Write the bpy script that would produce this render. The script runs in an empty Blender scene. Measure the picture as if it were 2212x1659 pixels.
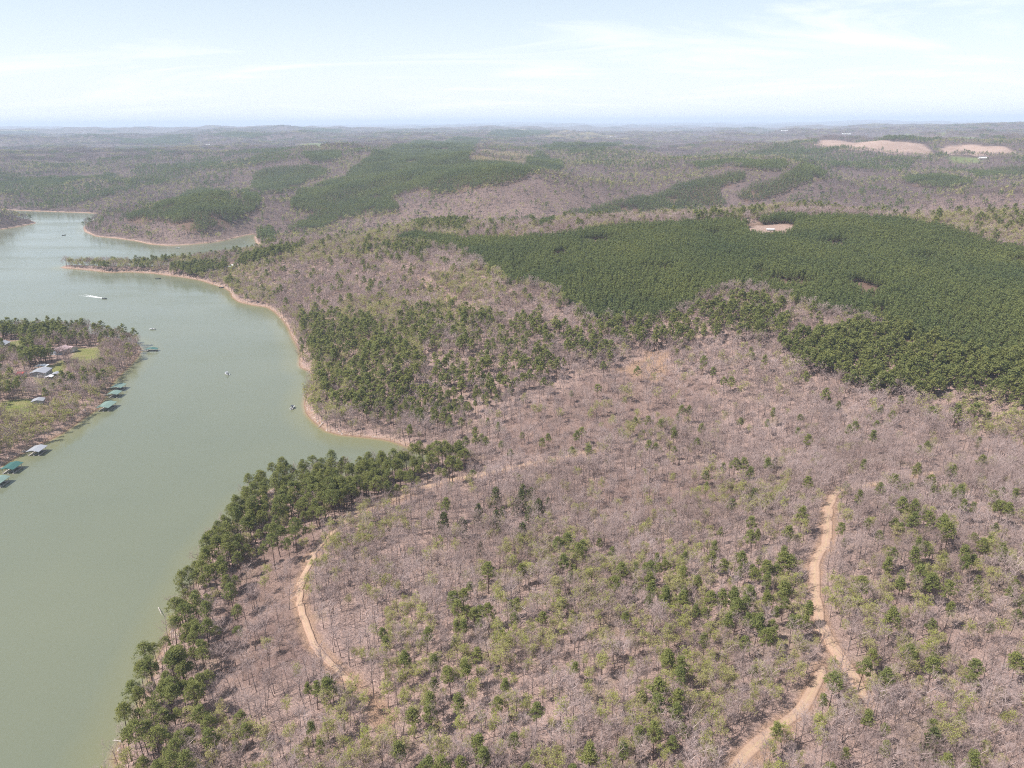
import bpy, math, random, time
import numpy as np
from mathutils import Matrix, Vector
T0 = time.time()
rng = np.random.default_rng(7)
random.seed(7)
sc = bpy.context.scene
col = sc.collection

# ---------------------------------------------------------------- camera
CAM_H = 180.0
PITCH = math.radians(19.9)
ROLL = math.radians(0.38)
FPX = 1561.8                      # focal length in pixels of a 2212 px wide frame
fw = np.array([0, math.cos(PITCH), -math.sin(PITCH)])
r0 = np.array([1.0, 0, 0]); u0 = np.array([0, math.sin(PITCH), math.cos(PITCH)])
rt = math.cos(ROLL) * r0 - math.sin(ROLL) * u0
up = math.cos(ROLL) * u0 + math.sin(ROLL) * r0
cam_data = bpy.data.cameras.new('camera'); cam = bpy.data.objects.new('camera', cam_data)
col.objects.link(cam); sc.camera = cam
cam_data.sensor_width = 36.0; cam_data.lens = FPX / 2212 * 36.0
cam_data.clip_start = 1.0; cam_data.clip_end = 90000.0
cam.matrix_world = Matrix(((rt[0], up[0], -fw[0], 0), (rt[1], up[1], -fw[1], 0), (rt[2], up[2], -fw[2], CAM_H), (0, 0, 0, 1)))

# ---------------------------------------------------------------- sky, sun, exposure
SUN_EL = math.radians(53)
SHADOW = np.array([0.93, 0.37])   # ground direction in which shadows fall
sun_dir = Vector((-SHADOW[0] * math.cos(SUN_EL), -SHADOW[1] * math.cos(SUN_EL), math.sin(SUN_EL))).normalized()
world = bpy.data.worlds.new('World'); sc.world = world; world.use_nodes = True
wn, wl = world.node_tree.nodes, world.node_tree.links
wn.clear()
def N(nodes, t, **kw):
    n = nodes.new(t)
    for k, v in kw.items():
        setattr(n, k, v)
    return n
w_out = N(wn, 'ShaderNodeOutputWorld'); w_bg = N(wn, 'ShaderNodeBackground')
sky = N(wn, 'ShaderNodeTexSky', sky_type='NISHITA', sun_disc=False)
sky.sun_elevation = SUN_EL
sky.sun_rotation = math.atan2(sun_dir.x, sun_dir.y)
sky.air_density = 1.0; sky.dust_density = 0.5; sky.ozone_density = 1.1; sky.altitude = 300
# thin cirrus: noise on a cloud deck (direction divided by its height)
w_tc = N(wn, 'ShaderNodeTexCoord'); w_sep = N(wn, 'ShaderNodeSeparateXYZ')
wl.new(w_tc.outputs['Generated'], w_sep.inputs[0])
w_max = N(wn, 'ShaderNodeMath', operation='MAXIMUM'); w_max.inputs[1].default_value = 0.012
wl.new(w_sep.outputs['Z'], w_max.inputs[0])
w_add = N(wn, 'ShaderNodeMath', operation='ADD'); w_add.inputs[1].default_value = 0.05
wl.new(w_max.outputs[0], w_add.inputs[0])
w_dx = N(wn, 'ShaderNodeMath', operation='DIVIDE'); w_dy = N(wn, 'ShaderNodeMath', operation='DIVIDE')
w_deck = N(wn, 'ShaderNodeMath', operation='ADD'); w_deck.inputs[1].default_value = 0.14; wl.new(w_max.outputs[0], w_deck.inputs[0])
wl.new(w_sep.outputs['X'], w_dx.inputs[0]); wl.new(w_deck.outputs[0], w_dx.inputs[1])
wl.new(w_sep.outputs['Y'], w_dy.inputs[0]); wl.new(w_deck.outputs[0], w_dy.inputs[1])
w_cmb = N(wn, 'ShaderNodeCombineXYZ'); wl.new(w_dx.outputs[0], w_cmb.inputs[0]); wl.new(w_dy.outputs[0], w_cmb.inputs[1])
w_map = N(wn, 'ShaderNodeMapping'); w_map.inputs['Rotation'].default_value = (0, 0, math.radians(28)); w_map.inputs['Scale'].default_value = (0.55, 1.35, 1)
w_map.inputs['Location'].default_value = (12.3, 3.3, 0)
wl.new(w_cmb.outputs[0], w_map.inputs[0])
w_n1 = N(wn, 'ShaderNodeTexNoise'); w_n1.inputs['Scale'].default_value = 0.9; w_n1.inputs['Detail'].default_value = 9; w_n1.inputs['Roughness'].default_value = 0.62; w_n1.inputs['Distortion'].default_value = 0.9
wl.new(w_map.outputs[0], w_n1.inputs['Vector'])
w_r = N(wn, 'ShaderNodeValToRGB'); w_r.color_ramp.elements[0].position = 0.50; w_r.color_ramp.elements[1].position = 0.70
wl.new(w_n1.outputs['Fac'], w_r.inputs[0])
w_f = N(wn, 'ShaderNodeMath', operation='MULTIPLY'); w_f.inputs[1].default_value = 0.62
wl.new(w_r.outputs[0], w_f.inputs[0])
# a thin even veil of high cloud, thicker where the line of sight runs longer through it
w_v1 = N(wn, 'ShaderNodeMath', operation='DIVIDE'); w_v1.inputs[0].default_value = -0.125; wl.new(w_add.outputs[0], w_v1.inputs[1])
w_v2 = N(wn, 'ShaderNodeMath', operation='EXPONENT'); wl.new(w_v1.outputs[0], w_v2.inputs[0])
w_v3 = N(wn, 'ShaderNodeMath', operation='SUBTRACT'); w_v3.inputs[0].default_value = 1.0; wl.new(w_v2.outputs[0], w_v3.inputs[1])
w_veil = N(wn, 'ShaderNodeMix', data_type='RGBA'); w_veil.inputs['B'].default_value = (7.35, 7.8, 8.3, 1)
wl.new(w_v3.outputs[0], w_veil.inputs['Factor']); wl.new(sky.outputs[0], w_veil.inputs['A'])
w_mix = N(wn, 'ShaderNodeMix', data_type='RGBA'); w_mix.inputs['B'].default_value = (8.7, 8.85, 9.0, 1)
wl.new(w_f.outputs[0], w_mix.inputs['Factor']); wl.new(w_veil.outputs['Result'], w_mix.inputs['A'])
wl.new(w_mix.outputs['Result'], w_bg.inputs[0])
w_bg.inputs[1].default_value = 0.096
wl.new(w_bg.outputs[0], w_out.inputs[0])

sun_data = bpy.data.lights.new('sun', 'SUN'); sun = bpy.data.objects.new('sun', sun_data); col.objects.link(sun)
sun_data.energy = 5.0; sun_data.angle = math.radians(0.55); sun_data.color = (1.0, 0.945, 0.915)
sun.rotation_euler = sun_dir.to_track_quat('Z', 'Y').to_euler(); sun.location = (0, 0, 600)
sc.view_settings.view_transform = 'Standard'; sc.view_settings.look = 'None'
sc.view_settings.exposure = 0.54; sc.view_settings.gamma = 1.0
cy = sc.cycles
cy.max_bounces = 5; cy.diffuse_bounces = 2; cy.glossy_bounces = 2; cy.transmission_bounces = 2; cy.volume_bounces = 1; cy.transparent_max_bounces = 6
cy.use_adaptive_sampling = True; cy.adaptive_threshold = 0.015; cy.use_denoising = False; sc.render.filter_size = 1.1; cy.filter_width = 1.1; cy.sample_clamp_indirect = 4.0; cy.caustics_reflective = False; cy.caustics_refractive = False

# ---------------------------------------------------------------- helpers: pixels (of the 2212 x 1659 frame) to rays and back
def rays(uv):
    uv = np.asarray(uv, float).reshape(-1, 2)
    a = (uv[:, 0] - 1106) / FPX; b = (829.5 - uv[:, 1]) / FPX
    d = fw[None] + a[:, None] * rt[None] + b[:, None] * up[None]
    return d / np.linalg.norm(d, axis=1)[:, None]
def at_z(uv, z):
    d = rays(uv); z = np.broadcast_to(np.asarray(z, float), (len(d),))
    t = (CAM_H - z) / np.maximum(-d[:, 2], 1e-4)
    return d[:, :2] * t[:, None]
def project(P):
    q = np.asarray(P, float) - np.array([0, 0, CAM_H])
    zc = np.maximum(q @ fw, 1e-3)
    return np.stack([1106 + FPX * (q @ rt) / zc, 829.5 - FPX * (q @ up) / zc], 1), zc
def smooth(x, a, b):
    t = np.clip((x - a) / (b - a), 0, 1); return t * t * (3 - 2 * t)
def vnoise(x, y, seed=0):
    xi = np.floor(x).astype(np.int64); yi = np.floor(y).astype(np.int64)
    fx = x - xi; fy = y - yi; fx = fx * fx * (3 - 2 * fx); fy = fy * fy * (3 - 2 * fy)
    def h(i, j):
        n = (i * 374761393 + j * 668265263 + seed * 974634777) & 0x7fffffff
        n = ((n ^ (n >> 13)) * 1274126177) & 0x7fffffff
        return ((n ^ (n >> 16)) & 0xffff) / 65535.0
    return (h(xi, yi) * (1 - fx) + h(xi + 1, yi) * fx) * (1 - fy) + (h(xi, yi + 1) * (1 - fx) + h(xi + 1, yi + 1) * fx) * fy
def fbm(x, y, s, seed=0, o=4):
    v = 0; a = 0.5; tot = 0
    for k in range(o):
        v = v + a * vnoise(x / s + 31.7 * k, y / s - 17.3 * k, seed + k); tot += a; a *= 0.5; s *= 0.5
    return v / tot
def in_poly(P, poly):
    x, y = P[:, 0], P[:, 1]; res = np.zeros(len(P), bool)
    lo, hi = poly.min(0), poly.max(0)
    idx = np.where((x >= lo[0]) & (x <= hi[0]) & (y >= lo[1]) & (y <= hi[1]))[0]
    if len(idx) == 0: return res
    xs, ys = x[idx], y[idx]; r = np.zeros(len(idx), bool)
    a = poly; b = np.roll(poly, -1, 0)
    for (x1, y1), (x2, y2) in zip(a, b):
        if y1 == y2: continue
        c = ((y1 > ys) != (y2 > ys)) & (xs < (x2 - x1) * (ys - y1) / (y2 - y1) + x1)
        r ^= c
    res[idx] = r; return res
def seg_dist(P, A, B, chunk=20000):
    out = np.empty(len(P)); A = A.astype(float); D = (B - A).astype(float); L = np.maximum((D ** 2).sum(1), 1e-9)
    for i in range(0, len(P), chunk):
        p = P[i:i + chunk]
        wx = p[:, 0:1] - A[None, :, 0]; wy = p[:, 1:2] - A[None, :, 1]
        t = np.clip((wx * D[None, :, 0] + wy * D[None, :, 1]) / L[None], 0, 1)
        out[i:i + chunk] = np.sqrt(((wx - t * D[None, :, 0]) ** 2 + (wy - t * D[None, :, 1]) ** 2).min(1))
    return out

# ---------------------------------------------------------------- shoreline (traced where water meets land)
SH1 = [(252, 1659), (245, 1641), (258, 1610), (285, 1570), (315, 1490), (340, 1420), (362, 1376), (405, 1288), (436, 1238), (448, 1203), (475, 1172), (506, 1130),
       (548, 1078), (590, 1056), (650, 1042), (760, 1030), (850, 1018), (920, 1000), (948, 984), (920, 977), (894, 972), (850, 955), (822, 949), (766, 943), (733, 940), (702, 931),
       (677, 911), (661, 894), (656, 875), (659, 856), (668, 842), (677, 826), (676, 812), (669, 803), (650, 795), (645, 788), (648, 764), (641, 746), (630, 728), (622, 708),
       (611, 692), (594, 675), (577, 664), (547, 660), (516, 653), (502, 643), (497, 630), (483, 622), (461, 615), (433, 606), (393, 599), (367, 596), (333, 591), (283, 588),
       (233, 589), (200, 585), (173, 582), (140, 580), (130, 578), (140, 574), (200, 575), (240, 576), (300, 577), (360, 576), (420, 571), (480, 564), (540, 552), (600, 539),
       (585, 537), (567, 533), (553, 525), (549, 512), (556, 505), (533, 508), (500, 516), (467, 523), (417, 528), (367, 531), (323, 528), (293, 521), (250, 515), (207, 511),
       (183, 501), (180, 492), (190, 481), (213, 470), (227, 463), (187, 460), (127, 458), (67, 456), (0, 453), (-300, 446)]
SH2 = [(-260, 1150), (-60, 1045), (0, 1010), (18, 998), (59, 975), (97, 957), (136, 936), (165, 916), (189, 898), (213, 883), (227, 859), (236, 839), (251, 818), (280, 791), (298, 771), (307, 756),
       (301, 747), (280, 738), (251, 731), (207, 723), (165, 719), (100, 718), (0, 720), (-300, 728)]
SH3 = [(-300, 515), (-120, 506), (0, 496), (33, 491), (80, 482), (62, 474), (0, 470), (-300, 466)]
w1 = at_z(SH1, 0.0)
L1 = np.vstack([[(-260, -500), (-150, 20)], w1, [(-9000, 2300), (-60000, 6000), (-60000, 60000), (60000, 60000), (60000, -500)]])
L2 = np.vstack([at_z(SH2, 0.0), [(-1500, 560), (-1500, 150)]])
L3 = at_z(SH3, 0.0)
LANDS = [L1, L2, L3]
sA = np.vstack(LANDS); sB = np.vstack([np.roll(p, -1, 0) for p in LANDS])
def shore_sd(P):
    d = seg_dist(P, sA, sB)
    ins = in_poly(P, L1) | in_poly(P, L2) | in_poly(P, L3)
    return np.where(ins, d, -d)

# ---------------------------------------------------------------- relief: control heights (pixel, metres above the lake)
CT = [(1100, 1620, 17), (700, 1600, 10), (450, 1600, 7), (1790, 1200, 27), (2200, 1620, 24), (1700, 1600, 22), (1200, 1300, 16), (1500, 1400, 20), (900, 1300, 11), (680, 1250, 8), (760, 1150, 8),
      (1300, 1000, 7), (1050, 985, 4), (1350, 972, 7), (1700, 940, 13), (2100, 930, 20), (2000, 1050, 29), (2200, 1200, 30), (1600, 1080, 17), (1500, 1180, 19),
      (800, 800, 17), (1000, 750, 27), (1000, 640, 34), (850, 600, 29), (700, 610, 14), (720, 700, 12), (1200, 850, 17), (1000, 900, 9), (1400, 780, 22), (1600, 800, 25), (1800, 850, 24), (1900, 740, 40),
      (1500, 650, 47), (1300, 580, 51), (1665, 497, 66), (1900, 480, 65), (1700, 466, 66), (1475, 480, 62), (1100, 512, 46), (900, 512, 33), (950, 560, 36), (700, 545, 18), (2212, 545, 66), (2212, 700, 54), (2212, 860, 33), (2400, 800, 45),
      (1600, 453, 16), (1400, 470, 16), (1250, 478, 14), (1050, 490, 10), (900, 488, 9), (750, 505, 6), (1800, 450, 26), (1950, 455, 34), (2100, 478, 46), (2212, 505, 58),
      (750, 440, 44), (680, 480, 14), (620, 500, 8), (900, 350, 86), (1071, 335, 100), (1100, 398, 68), (1000, 450, 28), (870, 440, 38), (1300, 440, 36), (1250, 400, 40), (1400, 350, 34), (1450, 390, 48), (1600, 380, 74), (1750, 352, 90), (1900, 318, 98),
      (2050, 345, 68), (2000, 392, 54), (1900, 420, 42), (2120, 430, 66), (2212, 460, 84), (1800, 405, 36), (2212, 400, 62),
      (430, 450, 44), (480, 420, 52), (300, 490, 9), (600, 455, 11), (610, 390, 62), (200, 425, 17), (0, 425, 15), (100, 443, 6), (0, 385, 30), (300, 350, 42), (500, 345, 66), (700, 335, 76), (620, 420, 26), (400, 300, 66), (100, 330, 42), (0, 300, 58), (250, 288, 82), (500, 281, 96),
      (900, 285, 84), (1200, 288, 92), (1700, 285, 82), (2100, 288, 86), (1500, 300, 70), (700, 290, 78), (180, 580, 3), (300, 583, 2), (430, 590, 7), (520, 590, 14),
      (100, 800, 8), (200, 780, 7), (50, 900, 7), (-100, 850, 9), (120, 740, 6), (20, 486, 5), (-100, 490, 7), (-300, 420, 15), (-300, 340, 45)]
cxy = np.vstack([at_z([c[:2] for c in CT], [c[2] for c in CT]), w1[::3], L2[:-2:3],
                 [(14000 * math.sin(a), 14000 * math.cos(a)) for a in np.radians(np.arange(-100, 101, 12))],
                 [(34000 * math.sin(a), 34000 * math.cos(a)) for a in np.radians(np.arange(-100, 101, 12))],
                 [(r * math.sin(a), r * math.cos(a)) for r in (45, 200, 800, 3500) for a in np.radians([60, 80, 105])],
                 [(r * math.sin(a), r * math.cos(a)) for r in (45, 200, 800, 3500) for a in np.radians([-60, -80, -105])],
                 [(20, 45), (60, 45), (20, 100)]])
far_z = 60 + 10 * np.sin(np.arange(17) * 1.7)
cz = np.concatenate([[c[2] for c in CT], np.full(len(w1[::3]), 0.8), np.full(len(L2[:-2:3]), 0.8), far_z + 8, far_z - 6, np.tile([26, 30, 30], 4) + np.repeat([0, 5, 20, 30], 3), np.tile([4, 6, 8], 4) + np.repeat([0, 0, 2, 20], 3), [15, 22, 14]])
def warp(P):
    r = np.hypot(P[:, 0], P[:, 1]); return np.stack([np.arctan2(P[:, 0], P[:, 1]), np.log(np.maximum(r, 20))], 1)
cw = warp(cxy)
def tps_k(d2): return 0.5 * d2 * np.log(np.maximum(d2, 1e-12))
n = len(cw)
A = np.zeros((n + 3, n + 3)); A[:n, :n] = tps_k(((cw[:, None] - cw[None]) ** 2).sum(2)) + 2e-3 * np.eye(n)
A[:n, n] = 1; A[:n, n + 1:] = cw; A[n, :n] = 1; A[n + 1:, :n] = cw.T
wgt = np.linalg.solve(A, np.concatenate([cz, [0, 0, 0]]))
def tps(P, chunk=20000):
    out = np.empty(len(P)); W = warp(P)
    for i in range(0, len(P), chunk):
        q = W[i:i + chunk]; d2 = (q[:, 0:1] - cw[None, :, 0]) ** 2 + (q[:, 1:2] - cw[None, :, 1]) ** 2
        out[i:i + chunk] = tps_k(d2) @ wgt[:n] + wgt[n] + q @ wgt[n + 1:]
    return out
az = np.radians(np.concatenate([np.linspace(-110, -46.5, 34)[:-1], np.arange(-46.5, 46.51, 0.15), np.linspace(46.5, 110, 34)[1:]]))
lr = np.linspace(math.log(45.0), math.log(40000.0), 740)
GA, GR = np.meshgrid(az, lr)
GX = (np.exp(GR) * np.sin(GA)); GY = (np.exp(GR) * np.cos(GA))
GP = np.stack([GX.ravel(), GY.ravel()], 1); R_ = np.exp(GR).ravel()
SD = shore_sd(GP)
base = np.clip(tps(GP), 1.5, 150)
ramp = smooth(SD, 0, 60)
land = np.minimum(0.4 * np.maximum(SD, 0), 2.2) + (base - 2.0) * ramp
gul = (fbm(GP[:, 0], GP[:, 1], 70, 1, 3) - .5) * 5.0 * smooth(SD, 5, 50) + (fbm(GP[:, 0], GP[:, 1], 330, 5, 4) - .5) * 84 * smooth(R_, 500, 1500) * ramp \
    + (fbm(GP[:, 0], GP[:, 1], 1500, 9, 4) - .5) * 160 * smooth(R_, 1800, 5000) * ramp + (fbm(GP[:, 0], GP[:, 1], 5000, 12, 4) - .5) * 240 * smooth(R_, 7000, 16000)
micro = (fbm(GP[:, 0], GP[:, 1], 7, 21, 2) - .5) * 0.9 * smooth(SD, 1, 8) * (1 - smooth(R_, 300, 900))
H = np.where(SD > 0, np.maximum(land + gul + micro, np.minimum(0.4 * SD, 1.2)), np.maximum(0.35 * SD, -5))
Hg = H.reshape(GX.shape); SDg = SD.reshape(GX.shape)
ac = np.arange(len(az), dtype=float)
def sample(G, P):
    a = np.arctan2(P[:, 0], P[:, 1]); r = np.log(np.maximum(np.hypot(P[:, 0], P[:, 1]), 46))
    fi = np.clip(np.interp(a, az, ac), 0, len(az) - 1.001); fj = np.clip((r - lr[0]) / (lr[1] - lr[0]), 0, len(lr) - 1.001)
    i = fi.astype(int); j = fj.astype(int); s = fi - i; t = fj - j
    return (G[j, i] * (1 - s) + G[j, i + 1] * s) * (1 - t) + (G[j + 1, i] * (1 - s) + G[j + 1, i + 1] * s) * t
TT = np.exp(np.linspace(math.log(80), math.log(39000), 2600))
def hit(uv, off=0.0):
    d = rays(uv); out = np.empty((len(d), 2))
    for k, q in enumerate(d):
        p = q[None] * TT[:, None]
        gap = CAM_H + p[:, 2] - np.maximum(sample(Hg, p), 0) - off
        j = np.argmax(gap < 0)
        if gap[j] >= 0: j = len(TT) - 1
        j = max(j, 1); f = gap[j - 1] / max(gap[j - 1] - gap[j], 1e-9)
        t = TT[j - 1] + min(max(f, 0), 1) * (TT[j] - TT[j - 1]); out[k] = q[:2] * t
    return out
def ground(P): return sample(Hg, np.asarray(P, float).reshape(-1, 2))
print('relief', round(time.time() - T0, 1))

# ---------------------------------------------------------------- traced outlines: stands of pine, fields, clearings, lawns, roads
PLANT = [  # even-aged pine stands
    [(850, 503), (904, 496), (970, 505), (1070, 510), (1170, 505), (1270, 491), (1370, 481), (1475, 476), (1575, 471), (1675, 463), (1775, 461), (1891, 465), (1941, 471), (2008, 478), (2075, 501), (2141, 518), (2212, 531), (2330, 552), (2330, 800),
     (2212, 768), (2120, 754), (2062, 742), (2003, 733), (1950, 704), (1915, 692), (1854, 681), (1798, 663), (1754, 651), (1710, 640), (1666, 628), (1622, 610), (1584, 613), (1551, 628), (1519, 634), (1519, 651), (1492, 663), (1434, 672), (1390, 684), (1317, 678), (1258, 678),
     (1246, 660), (1217, 640), (1170, 610), (1100, 602), (1082, 584), (1050, 575), (1027, 558), (995, 537), (936, 524), (880, 519)],
    [(268, 461), (333, 448), (400, 411), (433, 405), (477, 408), (500, 425), (527, 435), (520, 413), (533, 408), (563, 425), (563, 445), (533, 465), (483, 485), (443, 496), (400, 493), (367, 478), (333, 468), (300, 478), (270, 471)],
    [(540, 405), (550, 371), (583, 361), (667, 355), (707, 365), (703, 378), (650, 395), (600, 416), (560, 408)],
    [(627, 431), (667, 405), (737, 385), (771, 355), (804, 328), (887, 308), (971, 301), (1037, 298), (1020, 321), (1014, 345), (1071, 348), (1137, 355), (1180, 368), (1137, 381), (1071, 398), (1004, 408), (937, 411), (871, 411), (844, 431), (871, 451), (804, 461), (737, 466), (700, 491), (617, 495), (650, 475), (683, 458), (650, 451), (627, 445)],
    [(1211, 461), (1271, 445), (1337, 431), (1404, 421), (1444, 408), (1475, 395), (1508, 385), (1575, 368), (1615, 368), (1608, 385), (1558, 401), (1555, 418), (1571, 438), (1525, 441), (1475, 440), (1404, 465), (1304, 465)],
    [(1591, 418), (1608, 405), (1675, 385), (1708, 368), (1775, 365), (1808, 378), (1775, 385), (1708, 408), (1641, 428), (1608, 430)],
    [(1481, 351), (1575, 345), (1641, 348), (1708, 355), (1691, 365), (1608, 360), (1508, 361)],
    [(1941, 385), (2008, 376), (2058, 381), (2108, 398), (2041, 403), (1968, 395)],
    [(2081, 371), (2141, 361), (2260, 361), (2260, 381), (2108, 385)],
    [(1107, 475), (1154, 465), (1204, 475), (1171, 486), (1121, 481)],
    [(260, 301), (327, 298), (417, 291), (417, 308), (327, 311), (260, 310)],
    [(450, 291), (517, 285), (583, 291), (533, 300)],
    [(0, 388), (133, 378), (250, 368), (247, 381), (133, 401), (0, 397)],
    [(650, 328), (737, 325), (737, 341), (667, 348)],
    [(1060, 285), (1187, 281), (1187, 290), (1050, 298)],
    [(1137, 341), (1167, 331), (1204, 345), (1221, 358), (1137, 360)],
    [(1197, 308), (1344, 311), (1304, 325), (1237, 331), (1164, 318)],
    [(643, 281), (737, 280), (737, 285), (650, 287)],
]
MIXED = [  # older pines among hardwoods, with how many in a hundred are pines
    (0.46, [(645, 690), (700, 680), (800, 690), (840, 740), (900, 780), (1000, 770), (1080, 790), (1220, 800), (1150, 820), (1080, 870), (1000, 900), (900, 905), (800, 900), (720, 880), (690, 840), (680, 790), (660, 740)]),
    (0.27, [(840, 690), (950, 665), (1100, 690), (1250, 700), (1320, 700), (1300, 780), (1220, 800), (1080, 790), (1000, 770), (900, 780), (840, 740)]),
    (0.55, [(1320, 700), (1450, 690), (1560, 655), (1600, 640), (1690, 655), (1700, 700), (1690, 730), (1600, 725), (1500, 735), (1430, 745), (1330, 740)]),
    (1.0, [(1680, 740), (1750, 720), (1850, 708), (1950, 705), (2003, 733), (2120, 754), (2330, 790), (2330, 880), (2212, 880), (2150, 855), (2050, 855), (1950, 845), (1880, 835), (1800, 805), (1720, 775)]),
    (0.85, [(135, 575), (205, 570), (240, 578), (235, 588), (170, 582)]),
    (0.9, [(365, 580), (440, 570), (520, 560), (600, 540), (660, 528), (640, 545), (560, 568), (500, 580), (420, 594), (375, 592)]),
    (0.7, [(555, 500), (590, 495), (600, 520), (580, 534), (555, 525)]),
    (0.75, [(0, 712), (140, 712), (150, 726), (60, 735), (0, 735)]),
    (0.85, [(44, 765), (110, 765), (120, 790), (80, 802), (44, 795)]),
    (0.8, [(17, 845), (45, 835), (48, 860), (22, 866)]),
    (0.45, [(283, 372), (383, 350), (480, 340), (470, 362), (383, 375), (320, 385)]),
    (0.40, [(0, 405), (120, 402), (250, 400), (250, 425), (100, 430), (0, 420)]),
    (0.40, [(1700, 335), (1900, 330), (1990, 345), (1940, 370), (1800, 362), (1730, 355)]),
    (0.35, [(870, 476), (960, 470), (1030, 482), (1000, 498), (900, 494)]),
    (0.30, [(1700, 420), (1790, 425), (1790, 448), (1690, 446)]),
]
TAN = [[(1755, 313), (1775, 303), (1841, 308), (1925, 306), (1995, 311), (2015, 320), (2008, 330), (1925, 326), (1841, 318), (1791, 316)],
       [(2021, 320), (2091, 313), (2158, 315), (2208, 325), (2175, 331), (2108, 330)]]
GREEN = [[(1995, 341), (2058, 338), (2125, 343), (2108, 351), (2058, 351)], [(2040, 300), (2108, 296), (2135, 302), (2091, 306)],
         [(1941, 288), (2041, 285), (2041, 293), (1960, 294)], [(1648, 306), (1758, 301), (1758, 305), (1670, 309)],
         [(640, 313), (680, 309), (720, 314), (690, 322)]]
OLIVE = [[(1167, 295), (1237, 283), (1304, 288), (1361, 300), (1237, 301)], [(1054, 286), (1120, 279), (1140, 282), (1070, 290)],
         [(1014, 335), (1037, 326), (1104, 325), (1161, 331), (1137, 345), (1071, 343), (1027, 345)]]
PAD = [(1614, 493), (1690, 486), (1716, 490), (1650, 504)]
BARE = [[(745, 1445), (775, 1455), (812, 1480), (840, 1540), (862, 1620), (810, 1620), (785, 1540), (760, 1490)], [(1590, 1640), (1640, 1590), (1690, 1565), (1715, 1580), (1650, 1640), (1600, 1680)],
        [(1330, 800), (1400, 762), (1440, 760), (1450, 790), (1420, 830)], [(690, 1408), (715, 1420), (735, 1445), (710, 1440)],
        [(1784, 1352), (1800, 1385), (1816, 1418), (1790, 1430), (1776, 1390)]]
LAWN = [[(158, 752), (215, 749), (220, 770), (190, 786), (150, 780)], [(70, 800), (135, 780), (140, 800), (112, 822), (75, 824)], [(0, 738), (50, 735), (48, 752), (0, 756)], [(0, 868), (60, 862), (95, 872), (60, 884), (0, 886)]]
BRUSHY = [[(470, 1250), (560, 1180), (700, 1120), (660, 1250), (660, 1340), (700, 1430), (640, 1480), (500, 1480), (470, 1380)],
          [(1080, 960), (1100, 900), (1250, 820), (1400, 780), (1560, 830), (1500, 900), (1300, 950), (1150, 985)],
          [(1250, 1050), (1400, 1010), (1560, 1000), (1620, 1050), (1500, 1100), (1350, 1120), (1260, 1110)]]
def open_ground(p, o):
    p = np.asarray(p, float); c = p[:, 1].mean(); return np.array([hit([q], o if q[1] > c else 0)[0] for q in p])
POW = [hit(p, 7) for p in PLANT]
MXW = [(f, hit(p, 6)) for f, p in MIXED]
TANW, GREENW, OLIVEW = ([open_ground(p, o) for p in q] for q, o in ((TAN, 9), (GREEN, 2), (OLIVE, 8)))
PADW = open_ground([(1604, 492), (1640, 486), (1690, 483), (1722, 488), (1712, 497), (1652, 505), (1618, 500)], 7); BAREW = [hit(p, 0) for p in BARE]; LAWNW = [open_ground(p, 6) for p in LAWN]; BRUSHW = [hit(p, 1) for p in BRUSHY]
ROADS = {
    'left': ([(790, 1106), (776, 1113), (752, 1128), (715, 1155), (690, 1185), (668, 1225), (655, 1260), (651, 1290), (655, 1320), (664, 1350), (675, 1380), (690, 1405), (709, 1428), (735, 1452), (762, 1474)], 1.15),
    'cove': ([(1300, 972), (1258, 979), (1191, 993), (1112, 1008), (1040, 1024), (960, 1044), (890, 1068), (830, 1090), (790, 1106)], 1.15),
    'right': ([(2040, 1018), (1990, 1024), (1936, 1033), (1894, 1044), (1850, 1052), (1822, 1059), (1805, 1069), (1795, 1090), (1791, 1116), (1789, 1142), (1783, 1169), (1771, 1190), (1763, 1212), (1761, 1239), (1762, 1276), (1771, 1329), (1784, 1360), (1795, 1387), (1811, 1415), (1834, 1439), (1853, 1476), (1866, 1510), (1876, 1533)], 1.7),
    'fork': ([(1783, 1424), (1781, 1438), (1777, 1455), (1761, 1481), (1740, 1518), (1716, 1544), (1687, 1567), (1650, 1596), (1615, 1628), (1590, 1662), (1570, 1690)], 1.6),
    'ridge': ([(800, 557), (833, 572), (880, 596), (922, 617)], 1.3),
}
def curve(pts, step=1.6):
    P = np.asarray(pts, float); P = np.vstack([2 * P[0] - P[1], P, 2 * P[-1] - P[-2]]); out = []
    for i in range(1, len(P) - 2):
        m = max(2, int(np.linalg.norm(P[i + 1] - P[i]) / step)); t = np.arange(m)[:, None] / m
        out.append(0.5 * (2 * P[i] + (P[i + 1] - P[i - 1]) * t + (2 * P[i - 1] - 5 * P[i] + 4 * P[i + 1] - P[i + 2]) * t * t + (3 * P[i] - 3 * P[i - 1] + P[i + 2] - P[i + 1]) * t ** 3))
    return np.vstack(out + [P[-2:-1]])
def steady(W, k=9):   # even steps, small kinks ironed out
    d = np.concatenate([[0], np.cumsum(np.linalg.norm(np.diff(W, axis=0), axis=1))]); t = np.arange(0, d[-1], 1.4)
    W = np.stack([np.interp(t, d, W[:, 0]), np.interp(t, d, W[:, 1])], 1); e = k // 2
    for _ in range(3):
        Q = np.pad(W, ((e, e), (0, 0)), mode='edge'); W = np.stack([np.convolve(Q[:, c], np.ones(k) / k, 'valid') for c in (0, 1)], 1)
    return W
ROADW = {k: steady(curve(hit(p, 0.2))) for k, (p, w) in ROADS.items()}
rA = np.vstack([v[:-1:2][:len(v[2::2])] for v in ROADW.values()]); rB = np.vstack([v[2::2] for v in ROADW.values()])
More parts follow.
